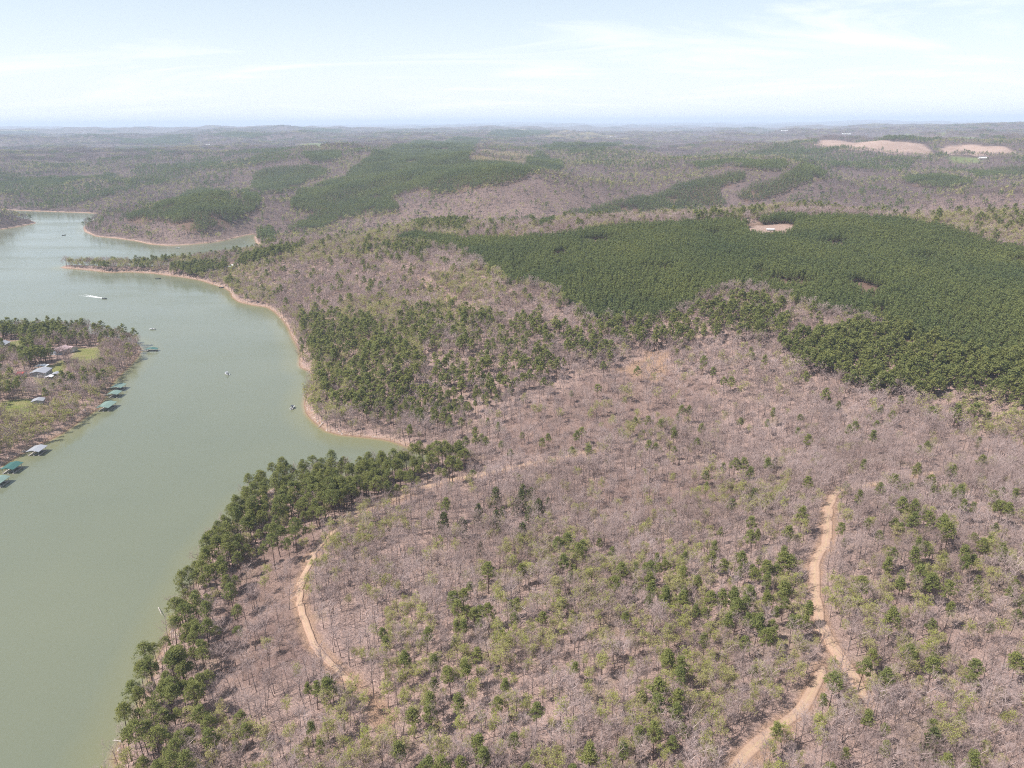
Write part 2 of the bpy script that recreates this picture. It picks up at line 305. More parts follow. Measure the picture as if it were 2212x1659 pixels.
def poly_sd(P, polys, lim):
    out = np.full(len(P), -lim, float)
    for q in polys:
        lo, hi = q.min(0) - lim, q.max(0) + lim
        i = np.where((P[:, 0] > lo[0]) & (P[:, 0] < hi[0]) & (P[:, 1] > lo[1]) & (P[:, 1] < hi[1]))[0]
        if len(i) == 0: continue
        d = seg_dist(P[i], q, np.roll(q, -1, 0)); d = np.where(in_poly(P[i], q), d, -d)
        out[i] = np.maximum(out[i], np.clip(d, -lim, lim))
    return out
near = np.where(R_ < 1500)[0]; r_d = np.full(len(GP), 99.0); r_d[near] = seg_dist(GP[near], rA, rB)
H = H - micro * (1 - smooth(r_d, 2.5, 7)); Hg = H.reshape(GX.shape)
print('outlines', round(time.time() - T0, 1))

# ---------------------------------------------------------------- materials
def mat(name):
    m = bpy.data.materials.new(name); m.use_nodes = True; nt = m.node_tree; nt.nodes.clear()
    return m, nt.nodes, nt.links, N(nt.nodes, 'ShaderNodeOutputMaterial')
def mixc(nd, lk, fac, a, b):
    m = N(nd, 'ShaderNodeMix', data_type='RGBA')
    for s, v in (('Factor', fac), ('A', a), ('B', b)):
        if isinstance(v, bpy.types.NodeSocket): lk.new(v, m.inputs[s])
        else: m.inputs[s].default_value = v if s == 'Factor' else (*v, 1)
    return m.outputs['Result']
def noise(nd, lk, scale, vec=None, detail=4, rough=0.55, lo=None, hi=None, dist=0.0):
    n_ = N(nd, 'ShaderNodeTexNoise'); n_.inputs['Scale'].default_value = scale; n_.inputs['Detail'].default_value = detail; n_.inputs['Roughness'].default_value = rough; n_.inputs['Distortion'].default_value = dist
    if vec is not None: lk.new(vec, n_.inputs['Vector'])
    if lo is None: return n_.outputs['Fac']
    return mrange(nd, lk, n_.outputs['Fac'], lo, hi)
def mrange(nd, lk, sock, lo, hi, a=0.0, b=1.0):
    m = N(nd, 'ShaderNodeMapRange'); m.clamp = True
    for i, v in enumerate((lo, hi, a, b)): m.inputs[1 + i].default_value = v
    lk.new(sock, m.inputs[0]); return m.outputs[0]
def attr(nd, name):
    a = N(nd, 'ShaderNodeAttribute'); a.attribute_name = name; return a.outputs['Fac']
def pos(nd): return N(nd, 'ShaderNodeNewGeometry').outputs['Position']
def plain(name, c, rough=0.7, spec=0.3, var=0.12, metal=0.0, scale=3.0):
    m, nd, lk, out = mat(name); b = N(nd, 'ShaderNodeBsdfPrincipled'); b.inputs['Roughness'].default_value = rough; b.inputs['Metallic'].default_value = metal
    b.inputs['Specular IOR Level'].default_value = spec
    f = noise(nd, lk, scale, N(nd, 'ShaderNodeTexCoord').outputs['Object'], 5, 0.6, 0.3, 0.7)
    lk.new(mixc(nd, lk, f, tuple(x * (1 - var) for x in c), tuple(min(x * (1 + var), 0.95) for x in c)), b.inputs['Base Color']); lk.new(b.outputs[0], out.inputs[0]); return m

def terrain_mat():
    m, nd, lk, out = mat('woodland_floor'); p = pos(nd)
    big = noise(nd, lk, 0.012, p, 5, 0.6, 0.35, 0.65); mid = noise(nd, lk, 0.09, p, 5, 0.65, 0.35, 0.68); fine = noise(nd, lk, 1.1, p, 4, 0.7, 0.36, 0.66); vf = noise(nd, lk, 4.5, p, 3, 0.7, 0.4, 0.62)
    c = mixc(nd, lk, big, (0.45, 0.305, 0.25), (0.35, 0.245, 0.20))
    c = mixc(nd, lk, mid, c, (0.50, 0.35, 0.285))
    c = mixc(nd, lk, mrange(nd, lk, fine, 0, 1, 0, 0.8), c, (0.19, 0.125, 0.105))  # dark litter mottles, deepened in colour to stand in for fine shadow streaks
    c = mixc(nd, lk, mrange(nd, lk, vf, 0, 1, 0, 0.35), c, (0.46, 0.35, 0.31))
    gr = noise(nd, lk, 0.05, p, 4, 0.6, 0.55, 0.7)
    c = mixc(nd, lk, mrange(nd, lk, gr, 0, 1, 0, 0.30), c, (0.25, 0.22, 0.10))
    fw_ = noise(nd, lk, 0.004, p, 7, 0.7, 0.35, 0.65)
    farc = mixc(nd, lk, fw_, (0.165, 0.125, 0.115), (0.11, 0.095, 0.085))
    farc = mixc(nd, lk, noise(nd, lk, 0.0011, p, 6, 0.65, 0.57, 0.62), farc, (0.045, 0.062, 0.04))
    farc = mixc(nd, lk, mrange(nd, lk, noise(nd, lk, 0.0016, p, 5, 0.6, 0.66, 0.70), 0, 1, 0, 0.8), farc, (0.22, 0.22, 0.10))
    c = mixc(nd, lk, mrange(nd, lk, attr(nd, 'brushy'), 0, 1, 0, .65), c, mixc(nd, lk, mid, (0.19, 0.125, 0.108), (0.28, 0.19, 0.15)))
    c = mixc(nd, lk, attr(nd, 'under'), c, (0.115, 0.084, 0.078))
    c = mixc(nd, lk, attr(nd, 'far'), c, farc)
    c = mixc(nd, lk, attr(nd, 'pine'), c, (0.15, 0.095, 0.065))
    dn = mixc(nd, lk, noise(nd, lk, 0.6, p, 5, 0.7, 0.35, 0.65), (0.43, 0.275, 0.175), (0.32, 0.21, 0.145))
    c = mixc(nd, lk, attr(nd, 'dirt'), c, dn)
    c = mixc(nd, lk, attr(nd, 'lawn'), c, mixc(nd, lk, noise(nd, lk, 0.12, p, 5, 0.65, 0.35, 0.65), (0.19, 0.215, 0.06), (0.29, 0.26, 0.115)))
    c = mixc(nd, lk, attr(nd, 'tan'), c, mixc(nd, lk, noise(nd, lk, 0.01, p, 5, 0.6, 0.4, 0.6), (0.38, 0.275, 0.22), (0.31, 0.22, 0.175)))
    c = mixc(nd, lk, attr(nd, 'green'), c, mixc(nd, lk, noise(nd, lk, 0.01, p, 4, 0.6, 0.35, 0.65), (0.13, 0.165, 0.065), (0.185, 0.195, 0.09)))
    c = mixc(nd, lk, attr(nd, 'olive'), c, mixc(nd, lk, noise(nd, lk, 0.008, p, 5, 0.6, 0.35, 0.65), (0.215, 0.16, 0.085), (0.175, 0.15, 0.075)))
    # exposed bank between the water and the woods
    sd = attr(nd, 'shore'); wob = N(nd, 'ShaderNodeMath', operation='MULTIPLY_ADD'); lk.new(noise(nd, lk, 0.07, p, 6, 0.75, .25, .75), wob.inputs[0]); wob.inputs[1].default_value = -5.0; lk.new(sd, wob.inputs[2])
    bank = mrange(nd, lk, wob.outputs[0], 0.0, 1.3, 1, 0)
    bc = mixc(nd, lk, noise(nd, lk, 0.5, p, 5, 0.75, 0.36, 0.64), (0.36, 0.225, 0.15), (0.41, 0.315, 0.26))
    bc = mixc(nd, lk, noise(nd, lk, 1.4, p, 3, 0.8, 0.56, 0.66), bc, (0.20, 0.13, 0.10))
    c = mixc(nd, lk, bank, c, bc)
    wet = mrange(nd, lk, sd, 0.2, 1.2, 0.7, 0); c = mixc(nd, lk, wet, c, (0.20, 0.125, 0.075))
    b = N(nd, 'ShaderNodeBsdfPrincipled'); b.inputs['Roughness'].default_value = 0.95; b.inputs['Specular IOR Level'].default_value = 0.1
    lk.new(c, b.inputs['Base Color'])
    bp = N(nd, 'ShaderNodeBump'); bp.inputs['Strength'].default_value = 0.9; bp.inputs['Distance'].default_value = 0.5; lk.new(fine, bp.inputs['Height'])
    bp2 = N(nd, 'ShaderNodeBump'); bp2.inputs['Strength'].default_value = 1.0; lk.new(noise(nd, lk, 0.03, p, 6, 0.75), bp2.inputs['Height']); lk.new(mrange(nd, lk, attr(nd, 'far'), 0, 1, 0.0, 14.0), bp2.inputs['Distance']); lk.new(bp.outputs[0], bp2.inputs['Normal'])
    lk.new(bp2.outputs[0], b.inputs['Normal']); lk.new(b.outputs[0], out.inputs[0]); return m

def water_mat():
    m, nd, lk, out = mat('lake_water'); p = pos(nd)
    b = N(nd, 'ShaderNodeBsdfPrincipled'); b.inputs['IOR'].default_value = 1.33
    c = mixc(nd, lk, noise(nd, lk, 0.006, p, 4, 0.6, 0.3, 0.7), (0.150, 0.162, 0.106), (0.132, 0.147, 0.100))
    sd = attr(nd, 'shore')
    c = mixc(nd, lk, mrange(nd, lk, sd, -18, -1, 0, 0.4), c, (0.225, 0.205, 0.085))
    c = mixc(nd, lk, mrange(nd, lk, sd, -2.5, 0.3, 0, 0.6), c, (0.34, 0.22, 0.12))
    lk.new(c, b.inputs['Base Color'])
    mp = N(nd, 'ShaderNodeMapping'); mp.inputs['Scale'].default_value = (0.35, 1.0, 1); mp.inputs['Rotation'].default_value = (0, 0, 0.35); lk.new(p, mp.inputs[0])
    streak = noise(nd, lk, 0.016, mp.outputs[0], 6, 0.65, 0.35, 0.7)
    lk.new(mrange(nd, lk, streak, 0, 1, 0.07, 0.28), b.inputs['Roughness'])
    bp = N(nd, 'ShaderNodeBump'); bp.inputs['Distance'].default_value = 0.25; lk.new(mrange(nd, lk, streak, 0, 1, 0.05, 0.6), bp.inputs['Strength'])
    lk.new(noise(nd, lk, 0.55, p, 5, 0.62), bp.inputs['Height']); lk.new(bp.outputs[0], b.inputs['Normal'])
    lk.new(b.outputs[0], out.inputs[0]); return m

def road_mat():
    m, nd, lk, out = mat('dirt_track'); p = pos(nd)
    c = mixc(nd, lk, noise(nd, lk, 0.25, p, 5, 0.7, 0.3, 0.7), (0.46, 0.32, 0.225), (0.36, 0.245, 0.17))
    c = mixc(nd, lk, noise(nd, lk, 1.6, p, 5, 0.75, 0.42, 0.66), c, (0.33, 0.22, 0.155))
    c = mixc(nd, lk, noise(nd, lk, 0.12, p, 4, 0.7, 0.52, 0.7), c, (0.36, 0.245, 0.19))
    x = attr(nd, 'across')
    rut = mrange(nd, lk, x, 0.30, 0.5, 0, 1); c = mixc(nd, lk, mrange(nd, lk, x, 0.0, 0.26, 0.4, 0), c, (0.42, 0.33, 0.19))
    c = mixc(nd, lk, mrange(nd, lk, x, 0.75, 1.0, 0, 0.7), c, (0.34, 0.22, 0.16))
    b = N(nd, 'ShaderNodeBsdfPrincipled'); b.inputs['Roughness'].default_value = 0.95; b.inputs['Specular IOR Level'].default_value = 0.1
    bp = N(nd, 'ShaderNodeBump'); bp.inputs['Strength'].default_value = 0.6; bp.inputs['Distance'].default_value = 0.25; lk.new(noise(nd, lk, 1.3, p, 5, 0.7), bp.inputs['Height']); lk.new(bp.outputs[0], b.inputs['Normal'])
    lk.new(c, b.inputs['Base Color']); lk.new(b.outputs[0], out.inputs[0]); return m

def plant_mat(name, cols, trans=0.3, leafy=True):
    """two tints chosen tree by tree, each leaf or twig varied a little"""
    m, nd, lk, out = mat(name)
    rnd = N(nd, 'ShaderNodeObjectInfo').outputs['Random']; isl = N(nd, 'ShaderNodeNewGeometry').outputs['Random Per Island']
    c = mixc(nd, lk, rnd, cols[0], cols[1]); c = mixc(nd, lk, mrange(nd, lk, isl, 0, 1, 0, 0.6), c, cols[2])
    d = N(nd, 'ShaderNodeBsdfDiffuse'); lk.new(c, d.inputs[0])
    if trans:
        t = N(nd, 'ShaderNodeBsdfTranslucent'); lk.new(c, t.inputs[0]); mx = N(nd, 'ShaderNodeMixShader'); mx.inputs[0].default_value = trans
        lk.new(d.outputs[0], mx.inputs[1]); lk.new(t.outputs[0], mx.inputs[2]); lk.new(mx.outputs[0], out.inputs[0])
    else: lk.new(d.outputs[0], out.inputs[0])
    return m
M_TERR, M_WATER, M_ROAD = terrain_mat(), water_mat(), road_mat()
M_NEEDLE = plant_mat('pine_needles', ((0.215, 0.225, 0.070), (0.150, 0.178, 0.060), (0.25, 0.25, 0.085)), 0.35)
M_STAND = plant_mat('stand_needles', ((0.175, 0.208, 0.080), (0.130, 0.170, 0.068), (0.21, 0.225, 0.088)), 0.35)
def drift(m, a, b, scale):
    nd, lk = m.node_tree.nodes, m.node_tree.links
    for d in [x for x in nd if x.bl_idname in ('ShaderNodeBsdfDiffuse', 'ShaderNodeBsdfTranslucent')]:
        src = d.inputs[0].links[0].from_socket; mu = N(nd, 'ShaderNodeMix', data_type='RGBA', blend_type='MULTIPLY'); mu.inputs['Factor'].default_value = 1.0
        f = noise(nd, lk, scale, pos(nd), 5, .6, .32, .68); lk.new(src, mu.inputs['A']); lk.new(mixc(nd, lk, f, a, b), mu.inputs['B']); lk.new(mu.outputs['Result'], d.inputs[0])
drift(M_STAND, (.78, .82, .86), (1.2, 1.12, .95), .012)
M_CEDAR = plant_mat('cedar_foliage', ((0.075, 0.090, 0.034), (0.10, 0.11, 0.04), (0.12, 0.125, 0.05)), 0.2)
M_BUD = plant_mat('young_leaves', ((0.34, 0.37, 0.075), (0.41, 0.37, 0.17), (0.45, 0.45, 0.15)), 0.4)
M_TWIG = plant_mat('bare_twigs', ((0.38, 0.29, 0.26), (0.27, 0.195, 0.175), (0.46, 0.375, 0.345)), 0.0)
M_TWIG_SHADED = plant_mat('self_shaded_twigs', ((0.255, 0.195, 0.185), (0.20, 0.148, 0.14), (0.29, 0.23, 0.215)), 0.0)  # far twigs: self-shadow and shadowed ground between them put into a darker colour
drift(M_TWIG, (.74, .70, .67), (1.22, 1.24, 1.25), .03); drift(M_TWIG_SHADED, (.76, .72, .72), (1.2, 1.2, 1.2), .006)
M_BRUSH = plant_mat('dry_brush', ((0.30, 0.205, 0.18), (0.27, 0.215, 0.15), (0.22, 0.145, 0.13)), 0.0)
M_BARKP = plain('pine_bark', (0.105, 0.070, 0.058), 0.95, 0.1)
M_BARKG = plain('grey_bark', (0.15, 0.118, 0.108), 0.95, 0.1, 0.25, scale=1.0)
M_ROCK = plain('shore_rock', (0.48, 0.40, 0.35), 0.9, 0.2, 0.3, scale=0.7)
M_LOG = plain('weathered_log', (0.45, 0.40, 0.36), 0.9, 0.2, 0.2)

# ---------------------------------------------------------------- setting: terrain, water, roads
def tag(o, label=None, cat=None, group=None, kind=None):
    for k, v in (('label', label), ('category', cat), ('group', group), ('kind', kind)):
        if v: o[k] = v
    return o
def mesh_obj(name, V, F, m, parent=None, smooth_=False, link=True):
    me = bpy.data.meshes.new(name); me.from_pydata([tuple(v) for v in V], [], F); me.materials.append(m)
    if smooth_: me.shade_smooth()
    o = bpy.data.objects.new(name, me)
    if link: col.objects.link(o)
    if parent: o.parent = parent
    return o
def grid_obj(name, X, Y, Z, quads, m, attrs):
    used = np.unique(quads); remap = np.zeros(X.size, np.int64); remap[used] = np.arange(len(used)); q = remap[quads].astype(np.int32)
    me = bpy.data.meshes.new(name); me.vertices.add(len(used)); me.vertices.foreach_set('co', np.stack([X[used], Y[used], Z[used]], 1).astype(np.float32).ravel())
    me.loops.add(q.size); me.loops.foreach_set('vertex_index', q.ravel()); me.polygons.add(len(q)); me.polygons.foreach_set('loop_start', (np.arange(len(q)) * 4).astype(np.int32))
    me.update(calc_edges=True); me.validate(); me.shade_smooth(); me.materials.append(m)
    for k, v in attrs.items():
        a = me.attributes.new(k, 'FLOAT', 'POINT'); a.data.foreach_set('value', v[used].astype(np.float32))
    o = bpy.data.objects.new(name, me); col.objects.link(o); return o
nj, ni = GX.shape
jj, ii = np.meshgrid(np.arange(nj - 1), np.arange(ni - 1), indexing='ij'); q00 = (jj * ni + ii).ravel()
QU = np.stack([q00, q00 + ni, q00 + ni + 1, q00 + 1], 1)[:, ::-1]
wobn = (fbm(GP[:, 0], GP[:, 1], 6, 44, 3) - .5)
bsd = poly_sd(GP, BAREW, 12)
A_dirt = np.clip(np.maximum(0.75 * (1 - smooth(r_d + 3 * wobn, 2.0, 4.2)), smooth(bsd + 10 * wobn, -2, 3) * .85), 0, 1)
def far_mask(polys, s): return smooth(poly_sd(GP, polys, 60) + 14 * (fbm(GP[:, 0], GP[:, 1], 50, 60, 3) - .5), -s, s)
A_tan, A_green, A_olive = np.maximum(far_mask(TANW, 8), smooth(poly_sd(GP, [PADW], 20), -2, 2)), far_mask(GREENW, 8), far_mask(OLIVEW, 12)
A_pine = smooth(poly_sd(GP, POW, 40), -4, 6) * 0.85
A_brush = smooth(poly_sd(GP, BRUSHW, 12) + 12 * wobn, -4, 4)
A_lawn = smooth(poly_sd(GP, LAWNW, 10) + 5 * wobn, -2, 2)
A_far = smooth(R_, 6500, 10500)
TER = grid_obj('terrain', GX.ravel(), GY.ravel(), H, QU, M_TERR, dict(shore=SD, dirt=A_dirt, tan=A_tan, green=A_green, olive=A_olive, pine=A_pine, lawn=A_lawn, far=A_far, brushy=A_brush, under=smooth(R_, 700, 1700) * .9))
tag(TER, 'hilly wooded land round the lake', None, None, 'structure')
wet = (SD < 6).reshape(nj, ni); wq = (wet[:-1, :-1] | wet[1:, :-1] | wet[1:, 1:] | wet[:-1, 1:]).ravel() & (R_[q00] < 9000)
WAT = grid_obj('lake_water', GX.ravel(), GY.ravel(), np.zeros(GX.size), QU[wq], M_WATER, dict(shore=SD))
tag(WAT, 'grey green lake with calm rippled water', None, None, 'structure')
def road_obj(name, W, hw, label):
    t = np.gradient(W, axis=0); t /= np.linalg.norm(t, axis=1)[:, None]; nrm = np.stack([-t[:, 1], t[:, 0]], 1)
    V, F, across = [], [], []; prof = [(-1.2, -.9), (-1, -.02), (-.66, .10), (-.36, .03), (0, .14), (.36, .03), (.66, .10), (1, -.02), (1.2, -.9)]
    arc = np.concatenate([[0], np.cumsum(np.linalg.norm(np.diff(W, axis=0), axis=1))])
    wl_ = hw * (1 + 0.5 * (fbm(arc, arc * 0, 9, 70, 3) - .5)); wr_ = hw * (1 + 0.5 * (fbm(arc, arc * 0 + 50, 9, 71, 3) - .5))
    fade = np.minimum(1, np.minimum(arc, arc[-1] - arc) / 4 + 0.25)
    for s, z in prof:
        w_ = (wl_ if s < 0 else wr_) * fade; p = W + nrm * (s * w_)[:, None]; g = ground(p) + z + 0.30
        V.append(np.column_stack([p, g])); across.append(np.full(len(W), min(abs(s), 1.0)))
    V = np.stack(V, 1).reshape(-1, 3); k = len(prof)
    for i in range(len(W) - 1):
        for c in range(k - 1): F.append((i * k + c, (i + 1) * k + c, (i + 1) * k + c + 1, i * k + c + 1))
    o = mesh_obj(name, V, F, M_ROAD, None, True); a = o.data.attributes.new('across', 'FLOAT', 'POINT'); a.data.foreach_set('value', np.stack(across, 1).ravel().astype(np.float32))
    return tag(o, label, None, None, 'structure')
road_obj('dirt_road', ROADW['left'], ROADS['left'][1], 'narrow orange dirt track curving behind the pines of the lake bank')
road_obj('dirt_road', ROADW['right'], ROADS['right'][1], 'pale dirt road winding down through the bare woods')
road_obj('dirt_road', ROADW['fork'], ROADS['fork'][1], 'pale dirt branch road forking off towards the lower edge')
road_obj('dirt_track', ROADW['cove'], ROADS['cove'][1], 'faint narrow track from the headland pines to the cove head')
road_obj('dirt_track', ROADW['ridge'], ROADS['ridge'][1], 'faint pale track on the hillside beyond the cove')
print('setting', round(time.time() - T0, 1))

# ---------------------------------------------------------------- trees: shapes
class Geo:
    def __init__(s): s.v = []; s.f = []; s.m = []
    def poly(s, pts, m=0):
        k = len(s.v); s.v.extend(pts); s.f.append(tuple(range(k, k + len(pts)))); s.m.append(m)
    def tube(s, p0, p1, r0_, r1_, n_=3, m=0):
        d = p1 - p0; L = np.linalg.norm(d) + 1e-9; d = d / L
        a = np.cross(d, (0, 0, 1.0) if abs(d[2]) < .9 else (1.0, 0, 0)); a /= np.linalg.norm(a); b = np.cross(d, a); k = len(s.v)
        for p, r in ((p0, r0_), (p1, r1_)):
            for i in range(n_):
                t = 2 * math.pi * i / n_; s.v.append(p + r * (math.cos(t) * a + math.sin(t) * b))
        for i in range(n_):
            j = (i + 1) % n_; s.f.append((k + i, k + j, k + n_ + j, k + n_ + i)); s.m.append(m)
    def twig(s, p0, p1, w, r, m=0):
        d = p1 - p0; a = np.cross(d, r.normal(size=3)); a /= np.linalg.norm(a) + 1e-9
        s.poly([p0 - a * w / 2, p0 + a * w / 2, p1], m)
    def leaf(s, p, size, r, m=0, upb=0.5):
        n_ = r.normal(size=3); n_[2] = abs(n_[2]) + upb; n_ /= np.linalg.norm(n_); a = np.cross(n_, r.normal(size=3)); a /= np.linalg.norm(a) + 1e-9; b = np.cross(n_, a)
        s.poly([p + a * size * .62, p - a * size * .45 + b * size * .5, p - a * size * .45 - b * size * .5], m)
    def mesh(s, name, mats):
        me = bpy.data.meshes.new(name); me.from_pydata([tuple(x) for x in s.v], [], s.f)
        for q in mats: me.materials.append(q)
        if len(mats) > 1: me.polygons.foreach_set('material_index', np.array(s.m, np.int32))
        return me
    def add(s, o, dm=0, off=None):
        k = len(s.v); s.v.extend(o.v if off is None else [x + off for x in o.v]); s.f.extend([tuple(i + k for i in f) for f in o.f]); s.m.extend([x + dm for x in o.m]); return s
def unit(v): return v / (np.linalg.norm(v) + 1e-9)
def g_pine(seed, h=16.0, lod=0, dense=1.0, cw=1.0, lo=0.52):
    r = np.random.default_rng(seed); T, C = Geo(), Geo()
    lean = r.normal(size=2) * 0.025 * h; pts = [np.array([lean[0] * t * t, lean[1] * t * t, h * t]) for t in (0, .35, .7, .97)]
    def tp(t): return np.array([lean[0] * t * t, lean[1] * t * t, h * t])
    rad = 0.013 * h + .05
    for i in range(3): T.tube(pts[i], pts[i + 1], rad * (1 - .3 * i), rad * (.7 - .3 * i) if i < 2 else .03, (6, 4, 3)[lod])
    nb = int((34, 20, 9)[lod] * dense); per = (34, 12, 5)[lod]; ls = (0.40, 0.70, 1.4)[lod]
    Rm = 0.155 * h * cw * r.uniform(.85, 1.15)
    for k in range(nb):
        t = lo + (1 - lo) * ((k + r.random()) / nb) ** 0.85; q = (t - lo) / (1 - lo)
        R = Rm * (0.55 + .45 * math.sin(math.pi * min(1, q * 1.1 + .12))) * math.sqrt(max(0.02, 1 - max(0, (q - .35) / .68) ** 2.2)); a = k * 2.4 + r.normal() * .5; rr = R * r.uniform(.45, 1.0)
        b = tp(max(t - .04, .3)); e = tp(t) + np.array([math.cos(a) * rr, math.sin(a) * rr, r.uniform(-.1, .5)])
        if lod == 0: T.tube(b, e, .05, .02, 3)
        elif lod == 1: T.twig(b, e, .12, r)
        cr = np.array([1.1, 1.1, .6]) * r.uniform(.7, 1.25) * (1 if lod < 2 else 1.25) * h / 16
        for _ in range(per):
            o = r.normal(size=3); o = o / np.linalg.norm(o) * r.random() ** .4; C.leaf(e + o * cr, ls * r.uniform(.7, 1.3), r)
    return T, C
def g_bare(seed, h=14.0, lod=0, leaves=0, spread=1.0):
    r = np.random.default_rng(seed); T, C = Geo(), Geo(); tip = []
    ln = r.normal(size=2) * .05 * h; fork = r.uniform(.34, .5)
    def tp(t): return np.array([ln[0] * t + .12 * math.sin(5 * t + seed), ln[1] * t, h * t])
    rad = .012 * h + .03; ts = (0, .2, fork, .72, .93)
    for i in range(4): T.tube(tp(ts[i]), tp(ts[i + 1]), rad * (1 - .22 * i), rad * (1 - .22 * (i + 1)), (5, 3, 3)[lod])
    nl = (9, 8, 5)[lod]; nbr = (5, 5, 3)[lod]; ntw = (6, 5, 3)[lod]
    w = (.042, .11, .27)[lod]
    for k in range(nl):
        t = fork + (.9 - fork) * (k + r.random() * .6) / nl; a = k * 2.4 + r.normal() * .4; p = tp(t)
        L = h * r.uniform(.22, .34) * spread * (1.15 - .55 * (t - fork) / (1 - fork)); d = unit(np.array([math.cos(a), math.sin(a), r.uniform(.7, 1.3)]))
        m1 = p + d * L * .5; e = m1 + unit(d + np.array([0, 0, .25]) + r.normal(size=3) * .18) * L * .55
        if lod < 2: C.tube(p, m1, rad * .5, rad * .33, 3); C.tube(m1, e, rad * .33, rad * .12, 3)
        else: T.twig(p, e, .3, r)
        for j in range(nbr):
            f = r.uniform(.3, 1.0); q = p + (m1 - p) * f * 2 if f < .5 else m1 + (e - m1) * (f * 2 - 1)
            bd = unit(d * .6 + r.normal(size=3) * .62 + np.array([0, 0, .35])); bl = L * r.uniform(.35, .6); be = q + bd * bl
            C.twig(q, be, w * 1.6, r)
            for i in range(ntw):
                s = q + (be - q) * r.uniform(.25, 1); td = unit(bd * .6 + r.normal(size=3) * .7 + np.array([0, 0, .25])); te = s + td * bl * r.uniform(.4, .75)
                C.twig(s, te, w, r); tip.append(te)
                if lod == 0:
                    for _ in range(3):
                        s2 = s + (te - s) * r.uniform(.3, 1); e2 = s2 + unit(td * .5 + r.normal(size=3) * .8 + np.array([0, 0, .2])) * bl * r.uniform(.2, .4); C.twig(s2, e2, w * .75, r); tip.append(e2)
    if leaves:
        ls = (.26, .5, 1.1)[lod]
        for _ in range(leaves):
            C.leaf(tip[r.integers(len(tip))] + r.normal(size=3) * (.22, .35, .5)[lod], ls * r.uniform(.6, 1.3), r, 1, .3)
    return T, C
def g_cedar(seed, h=8.0):
    r = np.random.default_rng(seed); T, C = Geo(), Geo(); T.tube(np.zeros(3), np.array([0, 0, h * .95]), .16, .03, 5)
    for k in range(46):
        t = .08 + .92 * ((k + r.random()) / 46); R = h * .33 * (1 - t) ** .55 * r.uniform(.75, 1.1); a = k * 2.4
        e = np.array([math.cos(a) * R * r.uniform(.5, 1), math.sin(a) * R * r.uniform(.5, 1), h * t])
        for _ in range(15):
            o = r.normal(size=3); C.leaf(e + o / np.linalg.norm(o) * r.random() ** .4 * np.array([.7, .7, .6]) * h / 8, .42 * r.uniform(.7, 1.3), r, 0, .2)
    return T, C
def g_stand(seed, h=13.0, lod=1):
    r = np.random.default_rng(seed); T, C = Geo(), Geo(); T.tube(np.zeros(3), np.array([0, 0, h * .9]), .16, .04, 3)
    nb = (16, 7)[lod - 1]
    for k in range(nb):
        t = .38 + .62 * (k + .5) / nb; R = 1.75 * math.sqrt(max(.03, 1 - ((t - .38) / .64) ** 1.6)) * r.uniform(.6, 1.1); a = k * 2.4 + r.normal() * .3
        e = np.array([math.cos(a) * R, math.sin(a) * R, h * t])
        for _ in range((8, 5)[lod - 1]):
            o = r.normal(size=3); C.leaf(e + o / np.linalg.norm(o) * r.random() ** .4 * np.array([.9, .9, .7]), (.8, 1.3)[lod - 1] * r.uniform(.7, 1.3), r, 0, .5)
    return T, C
def g_brush(seed):
    r = np.random.default_rng(seed); C = Geo()
    for k in range(16):
        b = np.array([r.normal() * .8, r.normal() * .8, -.1]); d = unit(np.array([r.normal() * .4, r.normal() * .4, 1.0])); L = r.uniform(.7, 1.9); e = b + d * L; C.twig(b, e, .06, r)
        for _ in range(5):
            s = b + d * L * r.uniform(.3, 1); C.twig(s, s + unit(d + r.normal(size=3) * .7) * L * r.uniform(.25, .5), .05, r)
    return Geo(), C
def g_rock(seed):
    r = np.random.default_rng(seed); C = Geo(); a = [np.array([math.cos(t) * r.uniform(.6, 1.1), math.sin(t) * r.uniform(.6, 1.1), -.25]) for t in np.arange(6) * math.pi / 3]
    top = [np.array([p[0] * r.uniform(.4, .75), p[1] * r.uniform(.4, .75), r.uniform(.25, .6)]) for p in a]
    C.v = a + top; C.f = [(i, (i + 1) % 6, 6 + (i + 1) % 6, 6 + i) for i in range(6)] + [(6, 7, 8, 9, 10, 11)]; C.m = [0] * 7
    return Geo(), C
def clump(fn, seed, n_, rad, **kw):
    r = np.random.default_rng(seed); T, C = Geo(), Geo()
    for k in range(n_):
        a = k * 2.4; q = rad * math.sqrt((k + .5) / n_); t_, c_ = fn(seed * 31 + k, **kw); o = np.array([math.cos(a) * q + r.normal() * rad * .08, math.sin(a) * q + r.normal() * rad * .08, r.uniform(-1.2, .6)])
        T.add(t_, 0, o); C.add(c_, 0, o)
    return T, C
KIND = {}   # kind -> list of (trunk mesh, crown mesh)
STUFF = {}  # kind -> collection of whole-tree meshes for the uncounted woods
def proto(kind, geos, mt, mc, parts=True):
    c_ = bpy.data.collections.new(kind); STUFF[kind] = c_; KIND[kind] = []
    for t, c in geos:
        if parts: KIND[kind].append((t.mesh(kind + '_trunk', [mt]), c.mesh(kind + '_crown', mc)))
        w = Geo().add(t).add(c, 1); o = bpy.data.objects.new(kind + '_whole', w.mesh(kind + '_whole', [mt] + mc)); c_.objects.link(o)
B2 = [M_TWIG, M_BUD]
proto('pine', [g_pine(i, 16, 0, 1.1 + .15 * (i % 3), 1.0 + .1 * (i % 4), .56) for i in range(7)], M_BARKP, [M_NEEDLE])
proto('bankpine', [g_pine(40 + i, 20, 0, 1.3, 1.05 + .08 * i, .66) for i in range(6)], M_BARKP, [M_NEEDLE])
proto('pine1', [g_pine(60 + i, 15, 1, 1.6, 1.45, .54) for i in range(5)], M_BARKP, [M_NEEDLE], False)
proto('pine2', [g_pine(80 + i, 14, 2, 1.4, 1.5, .48) for i in range(4)], M_BARKP, [M_STAND], False)
